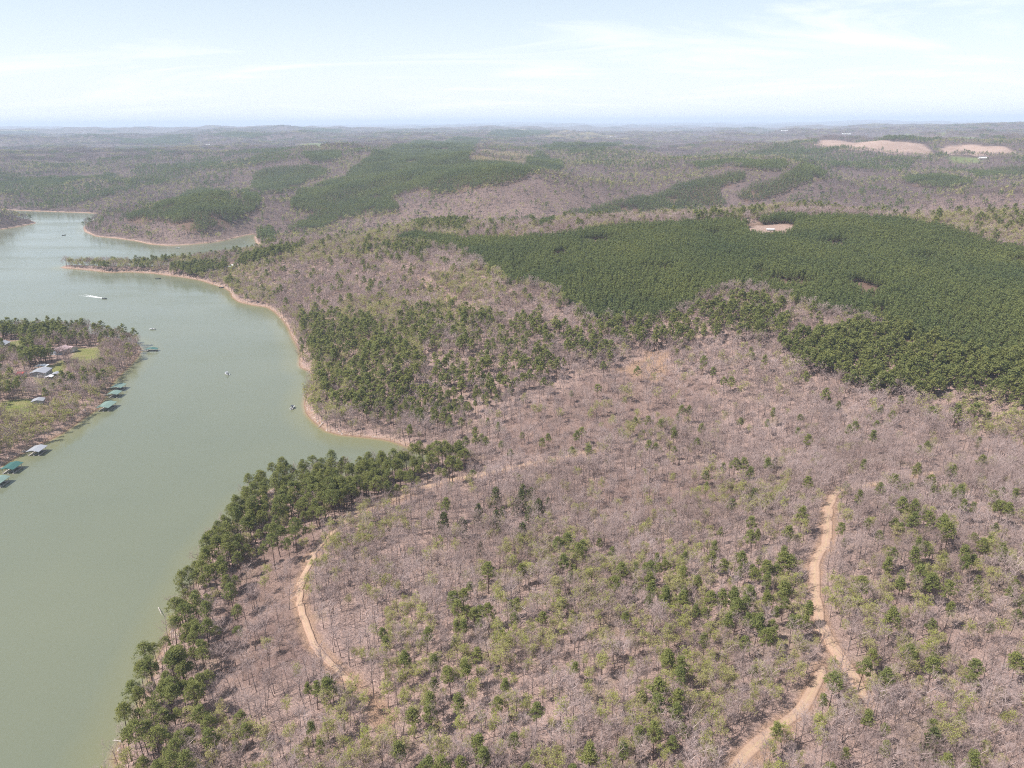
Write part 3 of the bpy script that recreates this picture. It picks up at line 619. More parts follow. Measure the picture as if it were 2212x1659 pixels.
proto('bare', [g_bare(100 + i, 13.5, 0, 0, .9 + .09 * (i % 4)) for i in range(9)], M_BARKG, [M_TWIG])
proto('bare1', [g_bare(140 + i, 12.5, 1, 0, 1.15) for i in range(6)], M_BARKG, [M_TWIG], False)
proto('bare2', [g_bare(160 + i, 12, 2, 0, 1.25) for i in range(5)], M_BARKG, [M_TWIG_SHADED], False)
proto('bud', [g_bare(200 + i, 11, 0, 950, .95) for i in range(6)], M_BARKG, B2)
proto('bud1', [g_bare(220 + i, 11.5, 1, 230, 1.0) for i in range(4)], M_BARKG, B2, False)
proto('bud2', [g_bare(240 + i, 12, 2, 44, 1.1) for i in range(4)], M_BARKG, B2, False)
proto('cedar', [g_cedar(260 + i) for i in range(4)], M_BARKP, [M_CEDAR])
proto('stand1', [g_stand(280 + i, 13, 1) for i in range(6)], M_BARKP, [M_STAND], False)
proto('stand2', [g_stand(290 + i, 13, 2) for i in range(5)], M_BARKP, [M_STAND], False)
proto('standclump', [clump(g_stand, 300 + i, 20, 13, lod=2) for i in range(4)], M_BARKP, [M_STAND], False)
proto('bareclump', [clump(g_bare, 310 + i, 14, 17, lod=2) for i in range(5)], M_BARKG, [M_TWIG_SHADED], False)
proto('budclump', [clump(g_bare, 320 + i, 12, 17, lod=2, leaves=24) for i in range(4)], M_BARKG, B2, False)
proto('brush', [g_brush(330 + i) for i in range(6)], M_BARKG, [M_BRUSH], False)
proto('rock', [g_rock(340 + i) for i in range(6)], M_ROCK, [M_ROCK], False)
print('tree shapes', round(time.time() - T0, 1))

# ---------------------------------------------------------------- trees: where they stand
ZOOM = {'A': (320, 1780, .3472), 'B': (1088, 1780, .3158), 'C': (1744, 1780, .3158), 'D': (2400, 1780, .3158), 'E': (1088, 1380, .2966), 'F': (1744, 1380, .2966), 'G': (2400, 1380, .3038)}
TRP = {'A': [(1740, 760), (1800, 800), (1900, 700), (1920, 800), (1820, 1260), (1760, 1110), (720, 1150), (870, 1120), (820, 1050), (1140, 1060), (1180, 1150), (1110, 1250), (890, 1270)],
       'B': [(190, 330), (215, 430), (870, 50), (990, 80), (1120, 160), (1060, 150), (1190, 160), (1110, 220), (915, 160), (890, 280), (860, 400), (960, 285), (605, 370), (390, 600), (670, 650), (680, 820), (970, 720), (830, 760), (1345, 840), (1400, 40), (1450, 60), (1440, 180), (1330, 310), (1880, 30), (2020, 640), (910, 1040), (640, 1030), (630, 1130), (480, 1140), (640, 1230), (1250, 1030), (1650, 1070), (1450, 1360), (1065, 1430), (350, 1500), (530, 1560), (600, 1630), (760, 1640), (950, 1590), (1150, 1560), (1570, 1600), (1990, 1640), (1710, 190), (1080, 560)],
       'C': [(785, 40), (970, 40), (1090, 120), (1180, 130), (1220, 80), (1340, 60), (1430, 60), (1480, 150), (1560, 100), (1590, 220), (1660, 160), (1670, 290), (1700, 240), (1390, 270), (1180, 420), (1555, 430), (1745, 430), (1830, 250), (1820, 330), (1840, 110), (1930, 40), (1780, 30), (2010, 250), (2060, 250), (825, 560), (820, 640), (945, 690), (960, 790), (735, 920), (750, 1070), (900, 1010), (900, 1120), (980, 1210), (525, 1350), (400, 1450), (700, 1330), (870, 1350), (1860, 1300), (90, 1550), (565, 950), (640, 40), (430, 190), (1640, 640)],
       'D': [(90, 140), (40, 250), (710, 550), (595, 690), (830, 770), (1050, 540), (1280, 580), (1260, 700), (1650, 740), (1690, 690), (1830, 250), (2060, 660), (2080, 120), (1265, 260), (880, 240), (320, 840), (250, 950), (1300, 1190), (660, 1160), (840, 1210), (450, 1430), (830, 1430), (290, 1620), (1390, 1590), (1660, 1610), (1560, 1130), (1430, 110)],
       'E': [(840, 480), (1270, 1140), (1090, 1220), (1600, 1070), (1980, 860), (2050, 830), (2040, 1040), (2120, 1040), (2090, 1150), (2170, 920), (930, 1320), (1010, 1340), (1500, 1390), (2000, 1360)],
       'F': [(1270, 130), (1270, 200), (1450, 60), (1540, 60), (1650, 50), (1690, 150), (1520, 430), (940, 470), (1890, 40), (190, 780), (20, 860), (320, 890), (400, 1110), (540, 1040), (650, 1050), (700, 1110), (760, 930), (850, 950), (860, 1010), (800, 1030), (550, 1240), (690, 1230), (700, 1320), (320, 1230), (370, 1240), (1050, 950), (1050, 1110), (1190, 1170), (1040, 1250), (1360, 880), (1330, 980), (1440, 1040), (1570, 920), (1640, 1000), (1600, 1080), (1730, 620), (1780, 690), (1740, 780), (1810, 950), (1740, 1060), (1880, 1060), (1850, 1120), (1770, 1140), (1870, 1220), (2040, 950), (2090, 760), (2060, 1050), (2110, 1040), (1990, 1090), (1530, 1280), (1690, 1340), (1880, 1350), (2050, 1330), (840, 1380), (1040, 1380), (1410, 660)],
       'G': [(470, 180), (800, 290), (640, 30), (1120, 90), (1320, 140), (1290, 200), (1400, 230), (1330, 300), (1500, 110), (1520, 30), (1780, 30), (1790, 110), (950, 220), (1050, 260), (1110, 270), (850, 440), (1010, 480), (1150, 490), (1250, 490), (1280, 550), (1280, 600), (940, 570), (1010, 620), (1110, 610), (570, 380), (680, 570), (390, 640), (440, 730), (800, 690), (1540, 310), (1600, 270), (1530, 350), (1620, 420), (1720, 430), (1920, 300), (2010, 250), (2150, 330), (1930, 430), (2000, 440), (2060, 490), (1930, 610), (1890, 710), (1730, 700), (1800, 830), (2010, 830), (1420, 720), (1440, 680), (1470, 720), (1400, 620), (1170, 830), (920, 910), (860, 1040), (1430, 900), (1440, 940), (1260, 900), (1130, 970), (1030, 1050), (1000, 1190), (1190, 1130), (1270, 1200), (1300, 1230), (1620, 940), (1720, 920), (1620, 1010), (2000, 920), (610, 1250), (1430, 1270), (1780, 1220), (1770, 1140), (2090, 1240), (2150, 1150), (2190, 1340), (20, 560), (80, 220), (490, 260)]}
TRBANK = {'A': [(620, 60), (590, 170), (690, 290), (760, 260), (640, 310), (480, 360), (400, 420), (560, 450), (740, 430), (800, 430), (620, 520), (700, 540), (330, 520), (310, 610), (380, 600), (560, 590), (650, 560), (270, 670), (610, 640), (490, 700), (720, 720), (370, 740), (180, 800), (230, 830), (520, 760), (640, 770), (330, 850), (450, 830), (540, 880), (400, 1000), (280, 960), (160, 950), (130, 1040), (190, 1080), (300, 1130), (150, 1180), (270, 1190), (430, 1260), (570, 1320), (300, 1400), (410, 1400), (240, 1470), (430, 1480), (660, 1470), (540, 1490)],
          'E': [(60, 60), (140, 180), (320, 60), (350, 140), (480, 60), (550, 40), (770, 50), (900, 30), (1120, 60), (230, 130), (30, 200), (430, 120)]}
TRBUD = {'A': [(1340, 1220), (1370, 1200), (1030, 1150), (1900, 920), (1550, 940), (1640, 660), (2100, 1320), (1290, 1470), (990, 970)],
         'B': [(470, 140), (130, 50), (240, 740), (390, 1000), (310, 1240), (1050, 960), (1110, 1160), (1240, 1250), (1430, 790), (1320, 990), (1430, 1110), (1830, 710), (1970, 690), (1880, 1090), (1980, 1310), (1310, 1480), (780, 1460), (1840, 1490), (1760, 1580), (1600, 290), (1300, 640), (1430, 1630), (600, 1040), (1350, 430), (1880, 1450)],
         'C': [(200, 410), (640, 610), (110, 420), (320, 960), (40, 900), (800, 1520), (370, 1540), (1000, 900), (10, 290)],
         'D': [(1090, 830), (380, 60), (1930, 1540), (1600, 330), (680, 900), (500, 920)],
         'E': [(860, 270), (1070, 190), (1110, 310), (1290, 420), (1780, 230), (1870, 200), (1820, 640), (1900, 570), (650, 960), (670, 1170), (220, 960), (130, 1150), (20, 980), (1230, 630), (940, 740), (930, 880), (550, 640)],
         'F': [(190, 240), (100, 340), (170, 390), (610, 710), (690, 470), (1930, 150), (1130, 960), (1000, 990), (1300, 650)],
         'G': [(1910, 1140), (260, 1270), (1480, 610), (1890, 880)]}
TRCED = {'E': [(1350, 430), (1600, 450), (1560, 500), (1700, 440), (820, 700), (1170, 600), (1350, 640), (1420, 570), (1680, 620), (1620, 800), (1380, 700), (1780, 560), (1010, 720), (1180, 900), (1620, 390), (1880, 480)],
         'F': [(1750, 430), (1960, 30)], 'D': [(1250, 1500)]}
def traced(d, off):
    uv = [((x * ZOOM[z][2] + ZOOM[z][0]) * .72005, (y * ZOOM[z][2] + ZOOM[z][1]) * .72005) for z, L in d.items() for x, y in L]
    return hit(uv, off)
def grid_pts(r_in, r_out, cell, seed):
    g = np.random.default_rng(seed); amax = math.radians(44)
    xm = r_out * math.sin(amax); x = np.arange(-xm, xm, cell); y = np.arange(r_in * .5, r_out, cell); X, Y = np.meshgrid(x, y)
    X = X + g.uniform(-.5, .5, X.shape) * cell; Y = Y + g.uniform(-.5, .5, Y.shape) * cell
    P = np.stack([X.ravel(), Y.ravel()], 1); r = np.hypot(P[:, 0], P[:, 1]); P = P[(r >= r_in) & (r < r_out) & (np.abs(np.arctan2(P[:, 0], P[:, 1])) < amax)]
    z = ground(P); uv, zc = project(np.column_stack([P, z + 6])); k = (uv[:, 0] > -160) & (uv[:, 0] < 2372) & (uv[:, 1] < 1860) & (sample(SDg, P) > 0.5)
    return P[k]
KEEP_OUT = []   # (x, y, radius) of buildings, filled further down before planting
BLD = dict(shop=(89, 806), carport_a=(91, 793), carport_b=(107, 815), carport_c=(122, 809), house=(130, 759), wing=(152, 755), left=(3, 747), red=(47, 808), van=(5, 797), shed=(83, 866), point=(505, 577))
BW = {k: hit([p], 1.5)[0] for k, p in BLD.items()}
for k, p in BW.items():
    u_ = p / np.linalg.norm(p); KEEP_OUT.append((p[0] - u_[0] * 12, p[1] - u_[1] * 12, 7)); KEEP_OUT.append((p[0], p[1], {'shop': 10, 'house': 9, 'wing': 7, 'point': 9}.get(k, 6)))
def allowed(P, road=3.2):
    ok = (poly_sd(P, TANW + GREENW, 2) < 0) & (poly_sd(P, [PADW], 3) < 1.5) & (poly_sd(P, LAWNW, 2) < 0)
    near_ = np.hypot(P[:, 0], P[:, 1]) < 1500
    d = np.full(len(P), 99.0); d[near_] = seg_dist(P[near_], rA, rB); ok &= d > road
    for x, y, q in KEEP_OUT: ok &= (P[:, 0] - x) ** 2 + (P[:, 1] - y) ** 2 > q * q
    return ok
def thin(P, Q, dist):
    if len(Q) == 0 or len(P) == 0: return np.ones(len(P), bool)
    k = np.ones(len(P), bool)
    for i in range(0, len(P), 4000):
        k[i:i + 4000] = ((P[i:i + 4000, None] - Q[None]) ** 2).sum(2).min(1) > dist * dist
    return k
PL = {k: [] for k in STUFF}
tp_pine, tp_bank, tp_bud, tp_ced = traced(TRP, 9.2), traced(TRBANK, 12.0), traced(TRBUD, 5.8), traced(TRCED, 3.3)
def on_land(P, m=.8): return P[sample(SDg, P) > m]
tp_bank = tp_bank.copy()
for _ in range(12):   # crowns that overhang the water stand on the bank itself
    s = sample(SDg, tp_bank); e = 2.0; gx = (sample(SDg, tp_bank + [e, 0]) - s) / e; gy = (sample(SDg, tp_bank + [0, e]) - s) / e; mv = np.maximum(1.5 - s, 0)
    tp_bank += np.stack([gx * mv, gy * mv], 1)
PL['pine'].append(tp_pine); PL['bankpine'].append(tp_bank); PL['bud'].append(tp_bud); PL['cedar'].append(tp_ced)
TRACED = np.vstack([tp_pine, tp_bank, tp_bud, tp_ced])
BELT = hit([(270, 1659), (300, 1500), (350, 1380), (430, 1240), (500, 1140), (555, 1060), (640, 1045), (850, 1025), (960, 985), (1010, 1000), (1000, 1050), (900, 1075), (780, 1120), (700, 1160), (620, 1230), (560, 1290), (520, 1400), (500, 1480), (430, 1580), (420, 1659)], 0)
def pine_fraction(P):
    R0 = np.hypot(P[:, 0], P[:, 1]); f = 0.035 + 0.25 * smooth(fbm(P[:, 0], P[:, 1], 120, 80, 3), .62, .74) + .6 * smooth(R0, 1300, 2500) * smooth(fbm(P[:, 0], P[:, 1], 420, 82, 5), .60, .68)
    for q, poly in MXW: f = np.where(in_poly(P, poly), q, f)
    return f
def split(P, r_in, seed, names, pdim=True):
    g = np.random.default_rng(seed); P = P[allowed(P, 3.3 if r_in < 300 else 2.2)]
    plant = poly_sd(P, POW, 9) > (fbm(P[:, 0], P[:, 1], 26, 90, 3) - .5) * 16
    P = P[~plant]
    brush = np.zeros(len(P), bool)
    for b in BRUSHW: brush |= in_poly(P, b)
    bare_ = poly_sd(P, BAREW, 4) > 0
    keep = np.where(brush, g.random(len(P)) < .30, np.where(bare_, g.random(len(P)) < .12, g.random(len(P)) < np.where((P[:, 0] < -180) & (P[:, 1] < 800), 1.1, .95) * (.58 + .42 * smooth(fbm(P[:, 0], P[:, 1], 24, 101, 3), .35, .6)))); P = P[keep]
    pf = pine_fraction(P); uv, _ = project(np.column_stack([P, ground(P)]))
    if r_in < 300: pf = np.where(uv[:, 1] > 1010, np.where(in_poly(P, BELT), np.where(uv[:, 1] < 1300, .64, .40), 0.0), pf)
    ol = poly_sd(P, OLIVEW, 3) > 0; pf = np.where(ol, .03, pf)
    u = g.random(len(P)); pn = u < pf
    bfr = (.05 if r_in < 300 else .08) + (.42 if r_in < 300 else (.5 if r_in < 900 else .2)) * smooth(fbm(P[:, 0], P[:, 1], 95 if r_in < 900 else 210, 85, 4), .47, .62); bd = (~pn) & (g.random(len(P)) < bfr); ba = (~pn) & (~bd) & (~ol | (g.random(len(P)) < .35))
    if r_in < 300:
        bl = pn & in_poly(P, BELT); PL['bankpine'].append(P[bl]); pn = pn & ~bl
    for nme, kk in zip(names, (pn, bd & ~ol, ba)): PL[nme].append(P[kk])
P0 = grid_pts(110, 430, 3.05, 11); P0 = P0[thin(P0, TRACED, 1.9)]
split(P0, 110, 12, ('pine', 'bud', 'bare'))
split(grid_pts(430, 1150, 3.2, 13), 430, 14, ('pine1', 'bud1', 'bare1'))
split(grid_pts(1150, 3200, 5.7, 15), 1150, 16, ('pine2', 'bud2', 'bare2'))
split(grid_pts(3200, 9800, 27, 17), 3200, 18, ('standclump', 'budclump', 'bareclump'))
for ra, rb, cell, kd in ((300, 1000, 2.15, 'stand1'), (1000, 2600, 3.3, 'stand2'), (2600, 9800, 19, 'standclump')):
    P = grid_pts(ra, rb, cell, int(ra)); P = P[poly_sd(P, POW, 9) > (fbm(P[:, 0], P[:, 1], 26, 90, 3) - .5) * 16]; P = P[allowed(P, 2)]
    gap = fbm(P[:, 0], P[:, 1], 45, 95, 4); P = P[(gap < .69)]; PL[kd].append(P)
# brush and shore stones
P = grid_pts(110, 760, 2.5, 19); P = P[allowed(P, 2.2)]; inb = np.zeros(len(P), bool)
for b in BRUSHW: inb |= in_poly(P, b)
P = P[(rng.random(len(P)) < np.where(inb, .9, .22)) & (poly_sd(P, BAREW, 3) < 0)]; PL['brush'].append(P)
P = grid_pts(110, 1000, 2.2, 23); s = sample(SDg, P); PL['rock'].append(P[(s < 5.5) & (rng.random(len(P)) < .30 * smooth(fbm(P[:, 0], P[:, 1], 25, 98, 2), .35, .6))])
PL = {k: (np.vstack(v) if v else np.zeros((0, 2))) for k, v in PL.items()}
print({k: len(v) for k, v in PL.items()}, round(time.time() - T0, 1))

# ---------------------------------------------------------------- the nearest trees one by one
ORD = 'first second third fourth fifth sixth seventh eighth ninth tenth eleventh twelfth thirteenth fourteenth fifteenth sixteenth seventeenth eighteenth nineteenth twentieth'.split()
ORD += ['twenty-' + w for w in ORD[:9]] + ['thirtieth'] + ['thirty-' + w for w in ORD[:9]]
def zone(u, v, p, sd):
    rd = float(seg_dist(np.array([p]), rA, rB)[0])
    if u < 1000 and in_poly(np.array([p]), BELT)[0]:
        if v > 1480: return 'on the lake bank by the sandy point'
        if v > 1330: return 'on the lake bank below the brushy slope'
        if v > 1190: return 'on the lake bank beside the curving track'
        return 'on the headland at the cove mouth'
    if rd < 9 and u < 1000: return 'beside the curving orange track'
    if rd < 9 and u > 1500: return 'beside the forked road' if v > 1380 else 'beside the winding pale road'
    col_ = 'far to the left' if u < 700 else ('left of centre' if u < 1050 else ('near the middle' if u < 1350 else ('right of centre' if u < 1720 else ('past the pale road' if u < 1990 else 'by the right edge'))))
    row_ = 'in the woods above the cove' if v < 990 else ('in the upper woods' if v < 1120 else ('in the middle woods' if v < 1260 else ('in the lower woods' if v < 1420 else ('in the near woods' if v < 1560 else 'at the lower edge'))))
    return row_ + ', ' + col_
SIZE = {'pine': .66, 'bankpine': .66, 'bare': .74, 'bud': .70, 'cedar': 1.15}
def plant_individuals(kind_list, name, cat, limit, looks, g):
    items = []
    for kd in kind_list:
        P = PL[kd]
        if len(P) == 0: continue
        z = ground(P); uv, zc = project(np.column_stack([P, z])); uvt, _ = project(np.column_stack([P, z + 10]))
        vis = (uvt[:, 0] > 5) & (uvt[:, 0] < 2207) & (uvt[:, 1] < 1650) & (uvt[:, 1] > 0)
        for i in np.where(vis)[0]: items.append((zc[i], kd, i, uv[i], P[i], z[i]))
    items.sort(key=lambda t: t[0]); items = items[:limit]; drop = {k: set() for k in kind_list}; rec = {}
    for zc, kd, i, uv, p, z in items:
        drop[kd].add(i); s = float(g.uniform(.70, 1.28)) * SIZE[kd]; var = int(g.integers(len(KIND[kd]))); look = looks[0] if s > 1.08 * SIZE[kd] else (looks[1] if s < .93 * SIZE[kd] else looks[2])
        zn = zone(uv[0], uv[1], p, 0); rec.setdefault((look, zn), []).append((uv[0], kd, p, z, s, var))
    for (look, zn), L in rec.items():
        L.sort(key=lambda t: t[0])
        for k, (u, kd, p, z, s, var) in enumerate(L):
            o = bpy.data.objects.new(name, None); col.objects.link(o); o.location = (p[0], p[1], z - .15); o.rotation_euler = (float(g.normal() * .03), float(g.normal() * .03), float(g.uniform(0, 6.28))); o.scale = (s * float(g.uniform(.92, 1.1)), s * float(g.uniform(.92, 1.1)), s)
            o.empty_display_size = .1
            ordn = '' if len(L) == 1 else (', ' + ORD[k] + ' from the left' if k else ', leftmost') if k < len(ORD) else ', among the rightmost'
            tag(o, f'{look} {zn}{ordn}', cat, f'{cat}s {zn}')
            for nm, me in zip(('trunk', 'crown'), KIND[kd][var]):
                c = bpy.data.objects.new(nm, me); col.objects.link(c); c.parent = o
    for kd in kind_list:
        k = np.ones(len(PL[kd]), bool); k[list(drop[kd])] = False; PL[kd] = PL[kd][k]
g_i = np.random.default_rng(5)
plant_individuals(['pine', 'bankpine'], 'pine_tree', 'pine', 300, ('tall green pine', 'small green pine', 'green pine'), g_i)
plant_individuals(['bare'], 'bare_tree', 'tree', 300, ('tall leafless grey tree', 'small leafless grey tree', 'leafless grey tree'), g_i)
plant_individuals(['bud'], 'budding_tree', 'tree', 300, ('tall pale budding tree', 'small pale budding tree', 'pale budding tree'), g_i)
plant_individuals(['cedar'], 'cedar_tree', 'cedar', 300, ('tall dark cedar', 'small dark cedar', 'dark cedar'), g_i)

# ---------------------------------------------------------------- the woods beyond counting: one object per kind
def scatter(name, label, kinds, smin=.75, smax=1.25, tilt=.04, flat=False):
    for kd in kinds:
        P = PL[kd]
        if len(P) == 0: continue
        n_ = len(P); z = ground(P); me = bpy.data.meshes.new(name); me.vertices.add(n_); me.vertices.foreach_set('co', np.column_stack([P, z - .15]).astype(np.float32).ravel())
        g = np.random.default_rng(len(P)); s = g.uniform(smin, smax, n_) * {'pine1': .84, 'bare1': .76, 'bud1': .74, 'pine2': .95, 'bare2': .80, 'bud2': .80, 'stand1': .66, 'stand2': .8, 'standclump': 1, 'bareclump': 1, 'budclump': 1, 'brush': .8}.get(kd, SIZE.get(kd, 1)); sc3 = np.stack([s * g.uniform(.9, 1.1, n_), s * g.uniform(.9, 1.1, n_), s * g.uniform(.9, 1.1, n_)], 1)
        if flat: s = g.uniform(.35, 1.0, n_) ** 2 * 1.5; sc3 = np.stack([s, s * .8, s * .7], 1)
        for nm, tp_, val in (('rot', 'FLOAT_VECTOR', np.stack([g.normal(size=n_) * tilt, g.normal(size=n_) * tilt, g.uniform(0, 6.28, n_)], 1)), ('scl', 'FLOAT_VECTOR', sc3)):
            a = me.attributes.new(nm, tp_, 'POINT'); a.data.foreach_set('vector', val.astype(np.float32).ravel())
        a = me.attributes.new('idx', 'INT', 'POINT'); a.data.foreach_set('value', g.integers(0, len(STUFF[kd].objects), n_).astype(np.int32))
        o = bpy.data.objects.new(name, me); col.objects.link(o); tag(o, label, None, None, 'stuff')
        ng = bpy.data.node_groups.new(name + '_spread', 'GeometryNodeTree'); ng.interface.new_socket('Geometry', in_out='INPUT', socket_type='NodeSocketGeometry'); ng.interface.new_socket('Geometry', in_out='OUTPUT', socket_type='NodeSocketGeometry')
        nd, lk = ng.nodes, ng.links; gi, go = N(nd, 'NodeGroupInput'), N(nd, 'NodeGroupOutput')
        ci = N(nd, 'GeometryNodeCollectionInfo'); ci.inputs[0].default_value = STUFF[kd]; ci.inputs['Separate Children'].default_value = True; ci.inputs['Reset Children'].default_value = True
        ip = N(nd, 'GeometryNodeInstanceOnPoints'); ip.inputs['Pick Instance'].default_value = True
        def na(nm, dt): a_ = N(nd, 'GeometryNodeInputNamedAttribute', data_type=dt); a_.inputs['Name'].default_value = nm; return a_.outputs['Attribute']
        er = N(nd, 'FunctionNodeEulerToRotation'); lk.new(na('rot', 'FLOAT_VECTOR'), er.inputs[0])
        lk.new(gi.outputs[0], ip.inputs['Points']); lk.new(ci.outputs[0], ip.inputs['Instance']); lk.new(na('idx', 'INT'), ip.inputs['Instance Index']); lk.new(er.outputs[0], ip.inputs['Rotation']); lk.new(na('scl', 'FLOAT_VECTOR'), ip.inputs['Scale'])
        lk.new(ip.outputs[0], go.inputs[0]); md = o.modifiers.new('spread', 'NODES'); md.node_group = ng
scatter('pine_woods', 'dark green pines spread through the farther woods', ['pine', 'bankpine', 'pine1', 'pine2'])
scatter('bare_woods', 'leafless grey woods covering the hills', ['bare', 'bare1', 'bare2', 'bareclump'], .55, 1.3)
scatter('budding_woods', 'pale green budding trees among the leafless woods', ['bud', 'bud1', 'bud2', 'budclump'])
scatter('pine_plantation', 'even dark green pine plantations on the hills', ['stand1', 'stand2', 'standclump'], .74, 1.22)
scatter('brush', 'low dry brush on the woodland floor', ['brush'], .6, 1.4)
scatter('shore_stones', 'pale stones strewn along the lake shore', ['rock'], flat=True)
print('planted', round(time.time() - T0, 1))

# ---------------------------------------------------------------- docks, boats, buildings
def empty(name, loc, rz=0.0):
    o = bpy.data.objects.new(name, None); col.objects.link(o); o.location = tuple(float(v) for v in loc); o.rotation_euler = (0, 0, rz); o.empty_display_size = .5; return o
def boxes(name, L, m, parent):
    """one mesh of boxes (x0, x1, y0, y1, z0, z1)"""
    V, F = [], []
    for x0, x1, y0, y1, z0, z1 in L:
        k = len(V); V += [(x0, y0, z0), (x1, y0, z0), (x1, y1, z0), (x0, y1, z0), (x0, y0, z1), (x1, y0, z1), (x1, y1, z1), (x0, y1, z1)]
        F += [tuple(k + i for i in f) for f in ((3, 2, 1, 0), (4, 5, 6, 7), (0, 1, 5, 4), (1, 2, 6, 5), (2, 3, 7, 6), (3, 0, 4, 7))]
    return mesh_obj(name, V, F, m, parent)
def gable(name, w, d, z, rise, m, parent, over=.5, t=.15, x=0, y=0):
    """roof of two slopes, ridge along y"""
    a, b = w / 2 + over, d / 2 + over
    V = []
    for yy in (-b, b):
        V += [(x - a, y + yy, z - .1), (x, y + yy, z + rise), (x + a, y + yy, z - .1), (x + a, y + yy, z - .1 - t), (x, y + yy, z + rise - t), (x - a, y + yy, z - .1 - t)]
    F = [(0, 1, 7, 6), (1, 2, 8, 7), (2, 3, 9, 8), (3, 4, 10, 9), (4, 5, 11, 10), (5, 0, 6, 11), (0, 5, 4, 1), (1, 4, 3, 2), (6, 7, 10, 11), (7, 8, 9, 10)]
    return mesh_obj(name, V, F, m, parent)
M_WHITE = plain('white_paint', (0.66, 0.67, 0.66), .5, .4, .05); M_GREY = plain('grey_metal', (0.30, 0.31, 0.33), .5, .5, .06, scale=.6); M_GREEN = plain('pale_green_roof', (0.15, 0.22, 0.185), .7, .5, .08, scale=.5)
M_TEAL = plain('teal_roof', (0.03, 0.105, 0.09), .7, .5, .08, scale=.5); M_DKGREEN = plain('dark_green_roof', (0.05, 0.13, 0.11), .5, .5, .1, scale=.5); M_DECK = plain('grey_decking', (0.34, 0.31, 0.28), .85, .2, .15); M_DARK = plain('dark_hull', (0.05, 0.055, 0.065), .4, .5, .1)
M_BROWN = plain('brown_shingle', (0.42, 0.31, 0.305), .9, .1, .12); M_SIDING = plain('tan_siding', (0.50, 0.46, 0.42), .8, .2, .06); M_BLUESIDE = plain('blue_grey_siding', (0.26, 0.31, 0.37), .8, .2, .06); M_GLASS = plain('window_glass', (0.04, 0.05, 0.06), .1, .6, .1); M_RED = plain('red_roof', (0.33, 0.05, 0.04), .5, .4, .1)
M_FOAM = plain('white_foam', (0.80, 0.82, 0.80), .9, .1, .05); M_POST = plain('steel_post', (0.30, 0.31, 0.31), .5, .4, .1)
def dock(uv, w, d, rmat, label, side=-1, gang=6.0, h=3.1, rz=0.0, slips=2):
    p = at_z([uv], h)[0]; t = empty('boat_dock', (p[0], p[1], 0.0), rz)
    tag(t, label, 'dock', 'covered boat docks along the house point')
    fr = [(-w / 2, w / 2, d / 2 - 1.2, d / 2, .12, .45)] + [(-w / 2 + k * (w - .9) / slips, -w / 2 + .9 + k * (w - .9) / slips, -d / 2, d / 2 - 1.2, .12, .44) for k in range(slips + 1)]
    boxes('deck', fr, M_DECK, t); boxes('float', [(a + .1, b - .1, c + .1, e - .1, -.35, .12) for a, b, c, e, _, _ in fr], M_DARK, t)
    for x in (-w / 2 + .35, 0, w / 2 - .35):
        for y in (-d / 2 + .4, d / 2 - .4): boxes('post', [(x - .09, x + .09, y - .09, y + .09, .44, h + (.0 if x else .45))], M_POST, t)
    gable('roof', w, d, h, .75, rmat, t, .55, .12)
    x = side * w / 2; boxes('gangway', [(min(x, x + side * gang), max(x, x + side * gang), d / 2 - 1.9, d / 2 - .75, .47, .60)], M_DECK, t)
    return t
dock((256, 833), 6.6, 7.5, M_GREEN, 'pale green roofed boat dock, farthest of the pair close together')
dock((247, 848), 6.4, 6.5, M_GREEN, 'pale green roofed boat dock, nearer one of the close pair')
dock((230, 874), 7.4, 10.5, M_GREEN, 'largest pale green roofed boat dock with a short walkway')
dock((79, 969), 6.6, 7.6, M_GREY, 'grey metal roofed boat dock by the brushy shore')
dock((25, 1006), 6.4, 8.0, M_TEAL, 'teal roofed boat dock with white edged deck')
dock((-4, 1036), 6.4, 7.4, M_GREEN, 'pale green roofed boat dock cut by the picture edge')
dock((328, 753), 8.4, 3.6, M_DKGREEN, 'low dark green roofed dock at the tip of the house point', gang=9.0, h=2.2, slips=1)
def hull(name, L, w, h, m, parent):
    xs = np.linspace(-L / 2, L / 2, 9); V, F = [], []
    for x in xs:
        q = (x + L / 2) / L; ww = w / 2 * (1 if q < .5 else math.sqrt(max(0.0, 1 - ((q - .5) / .5) ** 2.2))) + .02; zz = h * (1 + .35 * q * q)
        V += [(x, -ww, zz), (x, -ww * .6, -.1), (x, ww * .6, -.1), (x, ww, zz), (x, ww * .82, zz - .02), (x, ww * .7, h * .45), (x, -ww * .7, h * .45), (x, -ww * .82, zz - .02)]
    for i in range(8):
        for k in range(8): a = i * 8 + k; b = i * 8 + (k + 1) % 8; F.append((a, b, b + 8, a + 8))
    F += [tuple(range(7, -1, -1)), tuple(range(64, 72))]
    return mesh_obj(name, V, F, m, parent)
